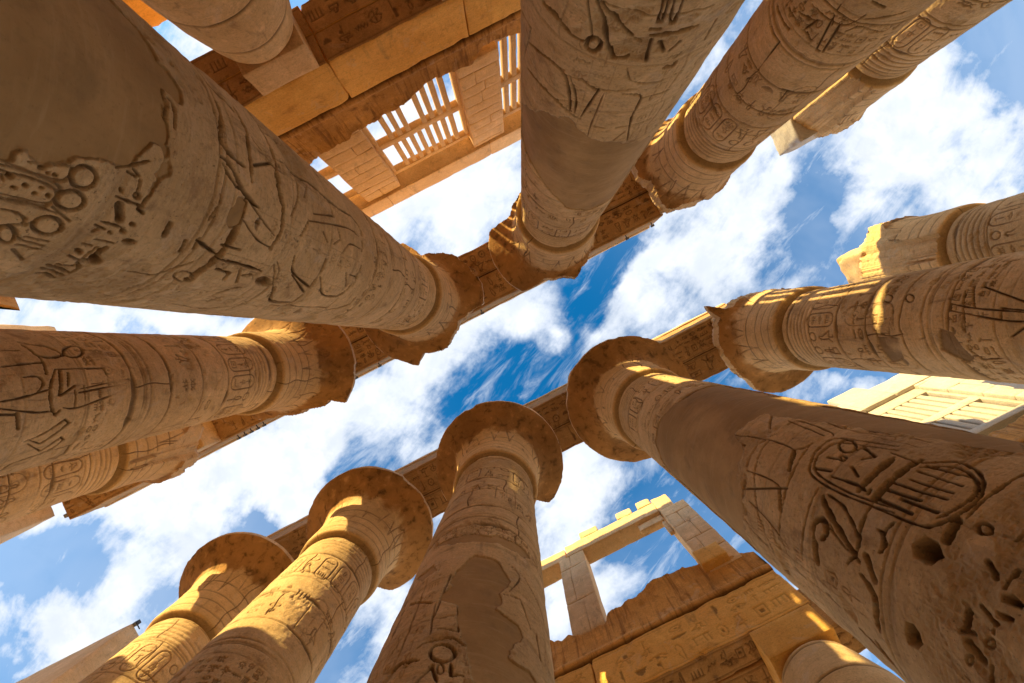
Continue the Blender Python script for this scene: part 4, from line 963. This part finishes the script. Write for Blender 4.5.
for i, (n, (lab, nth, dz, tr)) in enumerate(INFO.items()):
    cx, cy = COLS[n]
    root = thing('stone_column', lab, 'column', GRP, (cx, cy, 0))
    build_shaft(n, cx, cy, root, nth, dz, 11 + i * 7, tr)
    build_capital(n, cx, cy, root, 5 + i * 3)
    # plinth disc
    nt = 96; th = np.linspace(0, 2 * math.pi, nt, endpoint=False); prof = [(1.9, -EYE - .3), (1.92, -EYE + .1), (1.88, -EYE + .42), (1.78, -EYE + .5), (1.2, -EYE + .51)]
    V = np.array([[r * math.cos(t), r * math.sin(t), z] for r, z in prof for t in th]); a = np.arange(len(prof) - 1)[:, None] * nt; b = np.arange(nt)[None, :]
    link_mesh('base', V, np.stack([a + b, a + (b + 1) % nt, a + (b + 1) % nt + nt, a + b + nt], 2).reshape(-1, 4), M['shaft'], root)
    # abacus
    if n in ('B6',): V, F, W = rough_box((-1.15, -1.1, 17.7), (.7, 1.1, 19.2), .08, .15, .5, 31, .07)
    elif n == 'A4': V, F, W = rough_box((-1.45, -.25, 17.6), (.35, 1.35, 19.1), .08, .05, .25, 35, .04)
    else: V, F, W = rough_box((-1.22, -1.22, 17.93), (1.22, 1.22, 19.0), .12, .03, .06, 40 + i)
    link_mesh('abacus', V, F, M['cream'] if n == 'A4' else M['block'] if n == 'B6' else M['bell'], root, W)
print('columns', time.time() - T0)

# ------------------------------------------------------------------ architraves of the nave
def carved_panel(x0, x1, y0, y1, seed, size=.5, dep=.03, groove_y=None):
    p = Panel(x0, x1, y0, y1, .016, .016); rng = random.Random(seed)
    rows = []
    if groove_y is not None:
        p.line([(x0, groove_y), (x1, groove_y)], .05, .06); spans = [(y0 + .1, groove_y - .08), (groove_y + .08, y1 - .1)]
    else: spans = [(y0 + .1, y1 - .1)]
    for a, b in spans:
        p.line([(x0, a), (x1, a)], .03, .02); p.line([(x0, b), (x1, b)], .03, .02)
        h = b - a - .12; n = max(1, int(round(h / size))); s = h / n
        for k in range(n):
            glyph_row(p, rng, x0 + .1, x1 - s, a + .06 + k * s, s * .92, .04, dep, .08)
    return p
def stone_beam(name, label, x0, x1, y0, y1, z0, z1, seed, mat, cat='architrave', group=None, face=None, gy=None, mid=None):
    p = carved_panel(x0, x1, y0, y1, seed, .55, .03, gy)
    rel = {'-z': (panel_relief(p, 0, 1), .03)}
    if face:
        q = carved_panel(x0, x1, z0, z1, seed + 50, .8, .016); rel[face] = (panel_relief(q, 0, 2), .035)
    V, F, W = rough_box((x0, y0, z0), (x1, y1, z1), .1, .03, .16, seed, .018, rel)
    o = link_mesh(name, V, F, mat, None, W)
    return tag(o, label, cat, group)
GA = 'roof beams laid from column to column along the nave'
A = COLS; g2 = .006
YA0, YA1, YB0, YB1 = -4.68, -2.13, 2.88, 5.24
segsA = [(-21.8, A['A-1'][0], 'beam stretch from the left edge block to the jointed column at far left'),
         (A['A-1'][0], A['A0'][0], 'beam stretch with five small lamps, under the figure-carved column at left'),
         (A['A0'][0], A['A1'][0], 'golden beam stretch between the left capital and the nearest dark column'),
         (A['A1'][0], A['A2'][0], 'beam stretch between the dark near column and the top centre column'),
         (A['A2'][0], 8.35, 'beam stretch carved underneath, right of the top centre column')]
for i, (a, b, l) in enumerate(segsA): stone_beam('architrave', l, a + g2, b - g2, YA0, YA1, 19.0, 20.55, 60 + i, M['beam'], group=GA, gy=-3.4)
segsB = [(A['B1'][0] - 1.0, A['B2'][0], 'beam stretch joining the two sunlit columns at lower left'),
         (A['B2'][0], A['B3'][0], 'carved beam stretch left of the bottom centre capital'),
         (A['B3'][0], A['B4'][0], 'beam stretch right of the bottom centre capital, with a long joint underneath'),
         (A['B4'][0], A['B5'][0] + .75, 'beam stretch ending at the broken capital of the right edge column')]
for i, (a, b, l) in enumerate(segsB): stone_beam('architrave', l, a + g2, b - g2, YB0, YB1, 19.0, 20.55, 70 + i, M['beam'], group=GA, gy=4.15)
# pale slabs lying on the beams, their edges show as a light line on the nave side
for i, (a, b, y0, y1, l) in enumerate([(-21.8, -9.0, YA0, YA1 + .06, 'pale slab course on the beam over the left columns'), (-9.0, 8.2, YA0, YA1 + .06, 'pale slab course on the beam over the upper central columns'),
        (A['B1'][0] - .8, -3.0, YB0 - .07, YB1, 'pale slab course on the lower row beam, left half'), (-3.0, A['B5'][0] + .5, YB0 - .07, YB1, 'pale slab course on the lower row beam, right half')]):
    V, F, W = rough_box((a + .004, y0, 20.57), (b - .004, y1, 20.95), .15, .03, .08, 90 + i)
    tag(link_mesh('roof_slab', V, F, M['lip'], None, W), l, 'stone slab', 'slabs on top of the nave beams')
# second course set back on the upper row
for i, (a, b) in enumerate([(-21.0, -13.2), (-13.2, -7.4), (-7.4, -2.2), (-2.2, 3.2)]):
    V, F, W = rough_box((a + .01, -4.6, 20.97), (b - .01, -2.75, 24.1), .2, .05, .2, 95 + i, .03)
    tag(link_mesh('parapet_block', V, F, M['block'], None, W), ['parapet course hidden on the roof beam, far left part', 'parapet course on the roof beam behind the left capital', 'parapet course on the roof beam over the nearest dark column', 'parapet course on the roof beam over the top centre column'][i], 'masonry block', 'upper course of the roof beam')
# ------------------------------------------------------------------ gateway jambs at the left end
def jamb(label, y0, y1, ztop, x1, seed, lean):
    def tl(Q):
        Q = Q.copy(); Q[:, 0] += np.where(Q[:, 0] > -25, (ztop - Q[:, 2]) * lean, 0); return Q
    V, F, W = rough_box((-31, y0, -EYE - .2), (x1, y1, ztop), .3, .03, .06, seed, .012, None, tl)
    tag(link_mesh('gateway_jamb', V, F, M['block'], None, W), label, 'gateway', 'jambs of the gateway at the end of the nave')
jamb('smooth grey-brown gateway wall rising at the bottom left behind the sunlit columns', 3.3, 7.0, 19.0, -21.3, 3, .03)
jamb('pale gateway wall edge at the left border under the jointed column', -7.0, -2.62, 19.2, -22.5, 4, .03)

# ------------------------------------------------------------------ clerestory walls
def profile_course(name, label, x0, x1, yf, out, z0, ztop_fn, mat, seed, cat, group, back=1.2, lipw=.25):
    """cornice: round torus at the foot, hollow curve swelling out towards the nave, broken top edge. out = +1/-1 nave direction in y"""
    tor = [(-.0, z0), (.09, z0 - .005), (.15, z0 + .07), (.165, z0 + .15), (.15, z0 + .23), (.07, z0 + .30), (.03, z0 + .33)]
    H = 2.45; cav = []
    for k in range(1, 26):
        q = k / 25; cav.append((.03 + .62 * (q ** 2.6), z0 + .33 + q * (H - .33)))
    fr = tor + cav
    nx = int((x1 - x0) / .05) + 1; xs = np.linspace(x0, x1, nx); zt = ztop_fn(xs)
    e = np.stack([xs, 0 * xs, 0 * xs], 1)
    zt = zt + .10 * np.round(2.5 * fbm(e, 1.2, 2, seed)) / 2.5 + .03 * vnoise(e * 7, seed)
    prof = fr; V = np.zeros((nx, len(prof) + 4, 3)); G_ = np.zeros((nx, len(prof) + 4))
    for j, (o_, z_) in enumerate(prof):
        V[:, j, 0] = xs; zc = np.minimum(z_, zt); V[:, j, 2] = zc
        q = np.clip((zc - z0 - .33) / (H - .33), 0, 1); oo = np.where(z_ > z0 + .33, .03 + .62 * q ** 2.6, o_)
        V[:, j, 1] = yf + out * oo
    nb = len(prof)
    for j, (dy, dz) in enumerate([(-.16, .02), (-back * .5, .06), (-back, 0), (-back, None)]):
        V[:, nb + j, 0] = xs; V[:, nb + j, 2] = (zt + dz) if dz is not None else z0
        V[:, nb + j, 1] = (V[:, nb - 1, 1] + out * dy) if j == 0 else yf + out * dy
    Pn = V.reshape(-1, 3); d = fbm(Pn, 2.0, 4, seed + 2)
    # upright flutes worn into the hollow
    fl = vnoise(np.stack([Pn[:, 0] * 5.0, Pn[:, 2] * .5, 0 * Pn[:, 0]], 1), seed + 7)
    cavm = ((Pn[:, 2] > z0 + .36)).astype(float)
    Pn[:, 1] += out * (.018 * d + .022 * fl * cavm - .04 * cavm * sstep(.35, .8, d)); Pn[:, 0] += .0
    W = np.zeros((len(Pn), 3)); W[:, 0] = sstep(.35, .8, d) * .3 * cavm
    W[:, 0] = np.maximum(W[:, 0], np.where(np.abs(Pn[:, 2] - z0) < .02, .8, 0))
    m_ = V.shape[1]; a = np.arange(nx - 1)[:, None] * m_; b = np.arange(m_)[None, :]; b2 = (b + 1) % m_
    F = np.stack([a + b, a + b2, a + b2 + m_, a + b + m_], 2).reshape(-1, 4)
    if out < 0: F = F[:, ::-1]
    # end caps as fans of quads
    caps = []
    for base, flip in ((0, False), ((nx - 1) * m_, True)):
        for k in range(0, m_ // 2 - 1):
            q = [base + k, base + k + 1, base + m_ - 2 - k, base + m_ - 1 - k]
            caps.append(q if not flip else q[::-1])
    F = np.vstack([F, np.array(caps)])
    return tag(link_mesh(name, Pn, F, mat, None, W), label, cat, group)

def pier(label, x0, x1, y0, y1, z0, z1, seed, mat, group, courses=.62):
    """pier of coursed blocks: one thing"""
    parts = []; z = z0; k = 0; rng = random.Random(seed)
    while z < z1 - .05:
        h = min(courses * rng.uniform(.85, 1.15), z1 - z)
        if z1 - z - h < .2: h = z1 - z
        if rng.random() < .5 and x1 - x0 > 1.0:
            xm = x0 + (x1 - x0) * rng.uniform(.35, .65)
            parts.append(rough_box((x0, y0, z), (xm - .004, y1, z + h - .008), .12, .018, .05, seed + k)); parts.append(rough_box((xm + .004, y0 + rng.uniform(-.01, .012), z), (x1, y1, z + h - .008), .12, .018, .05, seed + k + 30))
        else: parts.append(rough_box((x0 + rng.uniform(-.012, .012), y0 + rng.uniform(-.012, .012), z), (x1 + rng.uniform(-.012, .012), y1, z + h - .008), .12, .018, .05, seed + k))
        z += h; k += 1
    V, F, W = merge(parts)
    return tag(link_mesh('window_pier', V, F, mat, None, W), label, 'stone pier', group)
def grille(label, x0, x1, yc, depth, zlo, zmid, zhi, pitch, slot, mat, group, missing=(), seed=0, mid=.35, inset=.25):
    """stone window grille: frame and upright bars in two tiers"""
    root = thing('window_grille', label, 'window grille', group, ((x0 + x1) / 2, yc, zlo))
    y0, y1 = yc - depth / 2, yc + depth / 2; L = Vector(root.location)
    def loc(p3): return (p3[0] - L.x, p3[1] - L.y, p3[2] - L.z)
    fr = [rough_box(loc((x0, y0, zlo - .35)), loc((x1, y1, zlo)), .15, .01, .02, seed), rough_box(loc((x0, y0 + .003, zmid - mid / 2)), loc((x1, y1 - .003, zmid + mid / 2)), .15, .01, .03, seed + 1),
          rough_box(loc((x0, y0, zhi)), loc((x1, y1, zhi + inset)), .15, .01, .02, seed + 2), rough_box(loc((x0, y0 + .005, zlo)), loc((x0 + .16, y1 - .005, zhi)), .15, .01, .02, seed + 3), rough_box(loc((x1 - .16, y0 + .005, zlo)), loc((x1, y1 - .005, zhi)), .15, .01, .02, seed + 4)]
    V, F, W = merge(fr); link_mesh('frame', V, F, mat, root, W)
    for tier, (a, b) in enumerate(((zlo, zmid - mid / 2), (zmid + mid / 2, zhi))):
        parts = []; x = x0 + .16 + slot; k = 0
        while x + (pitch - slot) < x1 - .16:
            if (tier, k) not in missing: parts.append(rough_box(loc((x, y0 + .02, a - .01)), loc((x + pitch - slot, y1 - .02, b + .01)), .12, .012, .03, seed + 10 + k + tier * 20, .006))
            x += pitch; k += 1
        V, F, W = merge(parts); link_mesh('bars', V, F, mat, root, W)

# upper side (its face at y = -9.07)
ya = -9.07; GC = 'side aisle architraves under the window walls'; GP = 'piers of the window walls'; GG = 'stone window grilles'; GCo = 'cornices under the window walls'; GL_ = 'lintels over the window walls'
for i, (a, b, l) in enumerate([(-15.1, -7.65, 'aisle beam block at the far left end of the upper window wall'), (-7.65, -1.15, 'pale aisle beam block over the small column at top left'), (-1.15, 2.95, 'pale aisle beam block under the cornice at upper centre left'), (2.95, 8.6, 'aisle beam block passing behind the top centre column')]):
    o = stone_beam('aisle_architrave', l, a + .008, b - .008, -10.86, ya, 11.35, 13.02, 110 + i, M['beam'], group=GC, gy=-9.95)
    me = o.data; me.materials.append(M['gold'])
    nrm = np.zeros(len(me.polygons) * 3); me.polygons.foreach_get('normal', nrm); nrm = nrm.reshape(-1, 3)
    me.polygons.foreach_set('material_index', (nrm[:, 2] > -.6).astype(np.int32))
zA = lambda x: np.interp(x, [-15.1, -14.97, -14.85, -11.9, -11.2, -8, -5, -3.7, -2.1, -.8, .6, 1.2, 1.95, 2.3, 2.9, 3.4, 4.6, 5.5, 8.6], [14.6, 14.5, 13.0, 13.0, 14.3, 14.6, 14.7, 14.82, 14.72, 14.45, 14.35, 14.1, 14.1, 14.3, 14.35, 13.85, 14.05, 14.3, 14.5])
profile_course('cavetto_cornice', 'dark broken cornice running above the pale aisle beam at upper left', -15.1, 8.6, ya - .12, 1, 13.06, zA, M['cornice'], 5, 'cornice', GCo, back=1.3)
piersA = [(-8.9, -6.95), (-3.3, -1.55), (2.36, 3.95), (5.75, 6.3)]
for i, (a, b) in enumerate(piersA):
    pier(['pier of the upper window wall hidden behind the nearest dark column', 'coursed pier left of the slotted window at upper left', 'coursed pier right of the slotted window, beside the top centre column', 'narrow pier of the upper window wall behind the top centre column'][i], a, b, -10.1, ya - .12, 14.3, 20.1, 130 + i * 9, M['block'], GP)
grille('slotted stone window half hidden by the nearest dark column', -6.95, -3.3, -9.72, .32, 15.0, 17.2, 19.55, .36, .17, M['block'], GG, {(0, 8), (1, 8), (0, 7), (1, 7)}, 3)
grille('slotted stone window with gaps between its bars at upper left', -1.55, 2.36, -9.72, .30, 14.6, 17.15, 19.4, .365, .155, M['block'], GG, {(0, 0), (0, 4), (1, 0)}, 7)
grille('slotted stone window beside the top centre column', 3.95, 5.75, -9.72, .28, 14.6, 17.15, 19.4, .36, .16, M['block'], GG, set(), 9)
grille('wide-slotted stone window behind the top centre column', 6.3, 8.6, -9.6, .14, 14.6, 17.15, 19.4, .38, .22, M['block'], GG, set(), 12)
for i, (a, b) in enumerate([(-8.9, -2.4), (-2.4, 3.1), (3.1, 5.4), (5.4, 8.6)]):
    V, F, W = rough_box((a + .006, -10.1, 20.12), (b - .006, ya + .02, (21.35, 21.35, 21.35, 20.62)[i]), .14, .02, .06, 150 + i)
    tag(link_mesh('lintel', V, F, M['block'], None, W), ['lintel block over the window half hidden by the nearest dark column', 'lintel block over the gapped slotted window at upper left', 'lintel block over the window beside the top centre column', 'low lintel block behind the top centre column'][i], 'lintel', GL_)
# beam of the next aisle, warm bounced light put into its gold colour
V, F, W = rough_box((-9, -15.6, 11.35), (-4.1, -13.86, 13.0), .15, .05, .2, 160, .05)
tag(link_mesh('aisle_architrave', V, F, M['gold'], None, W), 'golden beam of the next aisle seen past the small column in the top left corner', 'architrave', GC)

pier('unseen end pier behind the top centre column, added to block sun', 8.9, 11.3, -10.1, ya - .12, 13.1, 20.4, 139, M['block'], GP, .9)  # unseen pier added to keep sun off the far right column
pier('unseen wall stump at the far left, added to block sun', -21.9, -19.3, -10.3, ya, -EYE, 15.9, 142, M['block'], GP, 1.1)  # unseen stump added to keep sun off the lower left shaft
stone_beam('aisle_architrave', 'aisle beam stub added under the unseen end pier behind the top centre column', 8.62, 11.6, -10.86, ya, 11.35, 13.02, 119, M['beam'], group=GC, gy=-9.95)
# unseen outer wall of the hall, low gaps shaped to let sun spots through
for i, (a, b, t) in enumerate([(-45, -5.2, 13.9), (-5.2, -3.5, 12.3), (-3.5, 3.0, 13.9), (3.0, 4.2, 12.3), (4.2, 40, 13.9)]):
    V, F, W = rough_box((a + .01, -19.5, -EYE - .2), (b - .01, -18.0, t), .5, .05, .1, 440 + i, .03)
    tag(link_mesh('unseen_outer_wall', V, F, M['block'], None, W), ['unseen outer hall wall, long left part', 'unseen outer hall wall, first low gap shaped for sun spots', 'unseen outer hall wall, middle part', 'unseen outer hall wall, second low gap shaped for sun spots', 'unseen outer hall wall, long right part'][i], 'wall', 'unseen outer wall of the hall')
V, F, W = rough_box((-33, -13, -EYE - .2), (-23.2, -8.2, 24), .4, .05, .2, 450, .03)  # unseen tower added to keep sun off the gateway jamb
tag(link_mesh('added_tower', V, F, M['block'], None, W), 'unseen tower added past the left end to block sun', 'gateway')

# lower side (its face at y = 10.13)
yb = 10.13
for i, (a, b, y0, y1, l) in enumerate([(-8.0, -2.6, yb, 11.0, 'sunlit aisle beam block at the bottom, left part by the centre column'), (-2.6, 3.95, yb, 11.0, 'hieroglyph-carved aisle beam block at the bottom, ending over the small column'), (-8.0, 6.4, 11.03, 12.03, 'rear aisle beam, dark underside beyond the small column at the bottom'), (9.0, 19.0, yb, 12.0, 'dark aisle beam under the pale window at the right edge')]):
    o = stone_beam('aisle_architrave', l, a + .008, b - .008, y0, y1, 12.02, 13.72, 170 + i, M['beam'], group=GC, face='-y')
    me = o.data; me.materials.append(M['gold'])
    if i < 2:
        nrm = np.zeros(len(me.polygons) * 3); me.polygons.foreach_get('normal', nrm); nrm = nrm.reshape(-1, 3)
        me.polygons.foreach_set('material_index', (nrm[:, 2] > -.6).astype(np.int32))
zB = lambda x: np.interp(x, [-8, -4.6, -3.9, -3.5, -3.2, -2.8, -1.75, -1.6, -.8, -.4, .2, 1.6, 2.1, 3.5, 3.95], [15.4, 15.5, 15.45, 15.2, 15.3, 15.1, 15.0, 15.25, 15.5, 15.4, 15.65, 15.6, 15.45, 15.1, 14.95])
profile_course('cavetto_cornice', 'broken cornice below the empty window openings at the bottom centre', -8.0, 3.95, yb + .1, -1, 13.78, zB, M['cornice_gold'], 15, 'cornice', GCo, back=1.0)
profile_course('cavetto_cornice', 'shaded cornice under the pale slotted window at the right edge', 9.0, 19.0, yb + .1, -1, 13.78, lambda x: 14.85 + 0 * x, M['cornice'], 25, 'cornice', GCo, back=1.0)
pier('leaning post left of the empty window opening at the bottom', -3.05, -1.78, yb, 10.93, 15.0, 20.3, 200, M['block'], GP, 2.2)
pier('wide pier right of the empty window opening at the bottom', 2.3, 3.55, yb, 10.93, 14.9, 20.3, 210, M['block'], GP, 1.25)
V, F, W = rough_box((2.3, yb + .01, 20.31), (3.1, 10.9, 21.7), .1, .03, .12, 215); tag(link_mesh('lintel', V, F, M['block'], None, W), 'upright end stone on top of the wide pier at the bottom', 'lintel', GL_)
V, F, W = rough_box((2.15, yb - .32, 15.0), (3.15, yb + .1, 15.85), .1, .03, .1, 216); tag(link_mesh('loose_block', V, F, M['gold'], None, W), 'sunlit block jutting from the foot of the wide pier', 'stone block', 'loose blocks on the lower window wall')
V, F, W = rough_box((-2.62, yb - .02, 20.31), (2.28, 10.93, 21.3), .12, .02, .08, 218); tag(link_mesh('lintel', V, F, M['block'], None, W), 'long lintel over the empty window opening, three loose stones on it', 'lintel', GL_)
V, F, W = rough_box((-8.6, yb, 20.25), (-2.66, 10.93, 21.15), .12, .02, .08, 219); tag(link_mesh('lintel', V, F, M['block'], None, W), 'lintel stretch left of the leaning post, passing behind the centre column', 'lintel', GL_)
pier('hidden far pier of the lower window wall behind the centre column', -8.6, -7.3, yb, 10.93, 15.0, 20.24, 225, M['block'], GP, 1.3)
V, F, W = rough_box((1.05, yb + .15, 19.75), (2.26, 10.5, 20.28), .08, .02, .06, 226); tag(link_mesh('loose_block', V, F, M['block'], None, W), 'stub of broken grille frame in the upper corner of the empty opening', 'stone block', 'loose blocks on the lower window wall')
V, F, W = rough_box((2.08, yb + .2, 18.6), (2.27, 10.5, 19.72), .08, .02, .06, 227); tag(link_mesh('loose_block', V, F, M['block'], None, W), 'upright sliver of grille frame on the right side of the empty opening', 'stone block', 'loose blocks on the lower window wall')
for i, (a, b, l) in enumerate([(-1.75, -.75, 'leftmost loose stone on the long lintel'), (.35, 1.2, 'middle loose stone on the long lintel'), (1.5, 2.25, 'rightmost loose stone on the long lintel by the wide pier')]):
    V, F, W = rough_box((a, yb - .05, 21.32), (b, yb + .62, 21.9 + .05 * i), .07, .06, .16, 230 + i, .03); tag(link_mesh('loose_block', V, F, M['block'], None, W), l, 'stone block', 'loose blocks on the lower window wall')
# pale complete window at the right
pier('sunlit pier left of the pale window at the right edge', 9.2, 10.9, yb, 11.2, 14.9, 20.1, 240, M['cream'], GP, 1.2)
pier('sunlit pier at the right side of the pale window', 15.45, 16.6, yb, 11.2, 14.9, 20.1, 250, M['cream'], GP, 1.2)
grille('pale complete slotted window between the two right edge columns', 10.9, 15.45, yb + .42, .5, 15.75, 17.38, 19.4, .36, .11, M['cream'], GG, set(), 21, .42, .7)
for i, (a, b, h) in enumerate([(9.2, 13.0, 21.6), (13.0, 14.6, 22.6), (14.6, 16.8, 21.7)]):
    V, F, W = rough_box((a + .006, yb - .02, 20.12), (b - .006, 11.2, h), .14, .02, .05, 260 + i)
    tag(link_mesh('lintel', V, F, M['cream'], None, W), ['pale lintel block at the left of the right edge window', 'tallest pale lintel block over the right edge window', 'pale lintel block at the right end of the right edge window'][i], 'lintel', GL_)

# ------------------------------------------------------------------ small aisle columns with closed bud capitals
def small_column(cx, cy, z_top, label, seed, ab, am='block'):
    root = thing('aisle_column', label, 'column', 'smaller columns of the side aisles', (cx, cy, 0))
    def lathe(name, prof, nt, mat):
        th = np.linspace(0, 2 * math.pi, nt, endpoint=False); z = np.array([q[1] for q in prof]); r = np.array([q[0] for q in prof])
        R_ = np.repeat(r[:, None], nt, 1); Z_ = np.repeat(z[:, None], nt, 1); T_ = np.repeat(th[None], len(z), 0)
        Pn = np.stack([R_ * np.cos(T_), R_ * np.sin(T_), Z_], 2).reshape(-1, 3); n = fbm(Pn, 1.2, 4, seed)
        g = np.zeros(R_.shape)
        for zj in np.arange(-1, z_top, 1.07): g = np.maximum(g, 1 - sstep(.006, .03, np.abs(Z_ - zj - .02 * np.sin(T_ * 2 + seed))))
        rr = R_ + .018 * n.reshape(R_.shape) - .03 * g
        V = np.stack([rr * np.cos(T_), rr * np.sin(T_), Z_], 2).reshape(-1, 3)
        a = np.arange(len(z) - 1)[:, None] * nt; b = np.arange(nt)[None]
        link_mesh(name, V, np.stack([a + b, a + (b + 1) % nt, a + (b + 1) % nt + nt, a + b + nt], 2).reshape(-1, 4), mat, root, np.stack([g.ravel(), 0 * g.ravel(), 0 * g.ravel()], 1))
    zs = np.linspace(-EYE - .2, z_top - 3.2, 220); lathe('shaft', [(1.25, z) for z in zs], 180, M['shaft'])
    zc = np.linspace(z_top - 3.19, z_top, 90); q = (zc - zc[0]) / 3.19
    rr = np.interp(q, [0, .03, .1, .3, .6, .85, .96, 1.0], [1.22, 1.34, 1.42, 1.42, 1.32, 1.14, 1.03, .86])
    lathe('capital', list(zip(rr, zc)), 180, M['shaft'])
    V, F, W = rough_box((ab[0] - cx, ab[1] - cy, z_top + .004), (ab[2] - cx, ab[3] - cy, ab[4]), .1, .02, .05, seed)
    link_mesh('abacus', V, F, M[am], root, W)
small_column(-2.25, -10.02, 10.47, 'small bud-capital column hanging from the top edge at upper left', 301, (-3.08, -10.8, -1.36, ya + .0, 11.34))
small_column(-7.7, -10.02, 10.47, 'small column of the upper aisle behind the nearest dark column', 303, (-8.55, -10.8, -6.85, ya, 11.34))
small_column(3.2, -10.02, 10.47, 'small column of the upper aisle behind the top centre column', 304, (2.35, -10.8, 4.05, ya, 11.34))
small_column(8.0, -10.02, 10.47, 'small column of the upper aisle at the far end of the window wall', 305, (7.2, -10.8, 8.6, ya, 11.34))
small_column(-13.3, -10.02, 10.47, 'small column of the upper aisle nearest the gateway', 306, (-14.1, -10.8, -12.5, ya, 11.34))
small_column(2.95, 11.1, 11.02, 'small bud-capital column rising from the bottom edge at lower right', 302, (2.02, yb + .0, 3.85, 12.0, 12.0), 'gold')
small_column(-3.4, 11.1, 11.02, 'small column of the lower aisle behind the centre column', 307, (-4.3, yb, -2.5, 12.0, 12.0))
small_column(13.6, 11.1, 11.02, 'small column of the lower aisle under the right edge window', 308, (12.7, yb, 14.5, 12.0, 12.0))

# ------------------------------------------------------------------ small floodlights on the beams
def lamp(x, y, z, label, seed, big=1.0, out=1):
    root = thing('floodlight', label, 'floodlight', 'small floodlights along the roof beams', (x, y, z))
    V, F, W = rough_box((-.09 * big, -.06 * big, -.07 * big), (.09 * big, .06 * big, .07 * big), .04, .02, .0, seed, 0)
    link_mesh('housing', V, F, M['lamp'], root)
    V, F, W = rough_box((-.075 * big, -.055 * big, -.082 * big), (.075 * big, .055 * big, -.072 * big), .04, .003, .0, seed, 0)
    link_mesh('lens', V, F, M['glass'], root)
    V, F, W = rough_box((-.02, -.30 * out if out > 0 else .06 * big, .0), (.02, -.06 * big if out > 0 else .30, .03), .05, .004, .0, seed, 0)
    link_mesh('bracket', V, F, M['lamp'], root)
for i, (x, l) in enumerate([(6.53, 'left of the two lamps on the beam right of the top centre column'), (7.81, 'right of the two lamps on the beam right of the top centre column'), (-.84, 'lone lamp on the beam just right of the nearest dark column capital'),
        (-6.11, 'lamp on the beam just left of the nearest dark column capital'), (-7.32, 'lamp beside the round rim of the left capital')] + [(-13.4 + k * .33, '%s of the five clustered lamps at left' % w_) for k, w_ in enumerate(('outermost left', 'second from left', 'middle', 'second from right', 'outermost right'))]):
    lamp(x, YA1 + .17, 19.3, l, 400 + i, .85)
lamp(-22.0, -2.42, 19.25, 'lamp on the corner of the pale wall at the left border', 420, 1.5)
lamp(-21.3, 3.42, 19.12, 'lamp on the top corner of the gateway wall at bottom left', 421, 1.5, -1)

# ------------------------------------------------------------------ ground
nx = 90; g = np.linspace(-1, 1, nx); g = np.sign(g) * np.abs(g) ** 3 * 2500
GX, GY = np.meshgrid(g, g); P3 = np.stack([GX.ravel(), GY.ravel(), 0 * GX.ravel()], 1)
P3[:, 2] = -EYE + .02 * fbm(P3, .5, 3, 3) * (np.hypot(P3[:, 0], P3[:, 1]) < 60)
a = np.arange(nx - 1)[:, None] * nx; b = np.arange(nx - 1)[None]
gr = link_mesh('ground', P3, np.stack([a + b, a + b + 1, a + b + 1 + nx, a + b + nx], 2).reshape(-1, 4), M['sand'])
gr['kind'] = 'structure'
print('built', time.time() - T0)
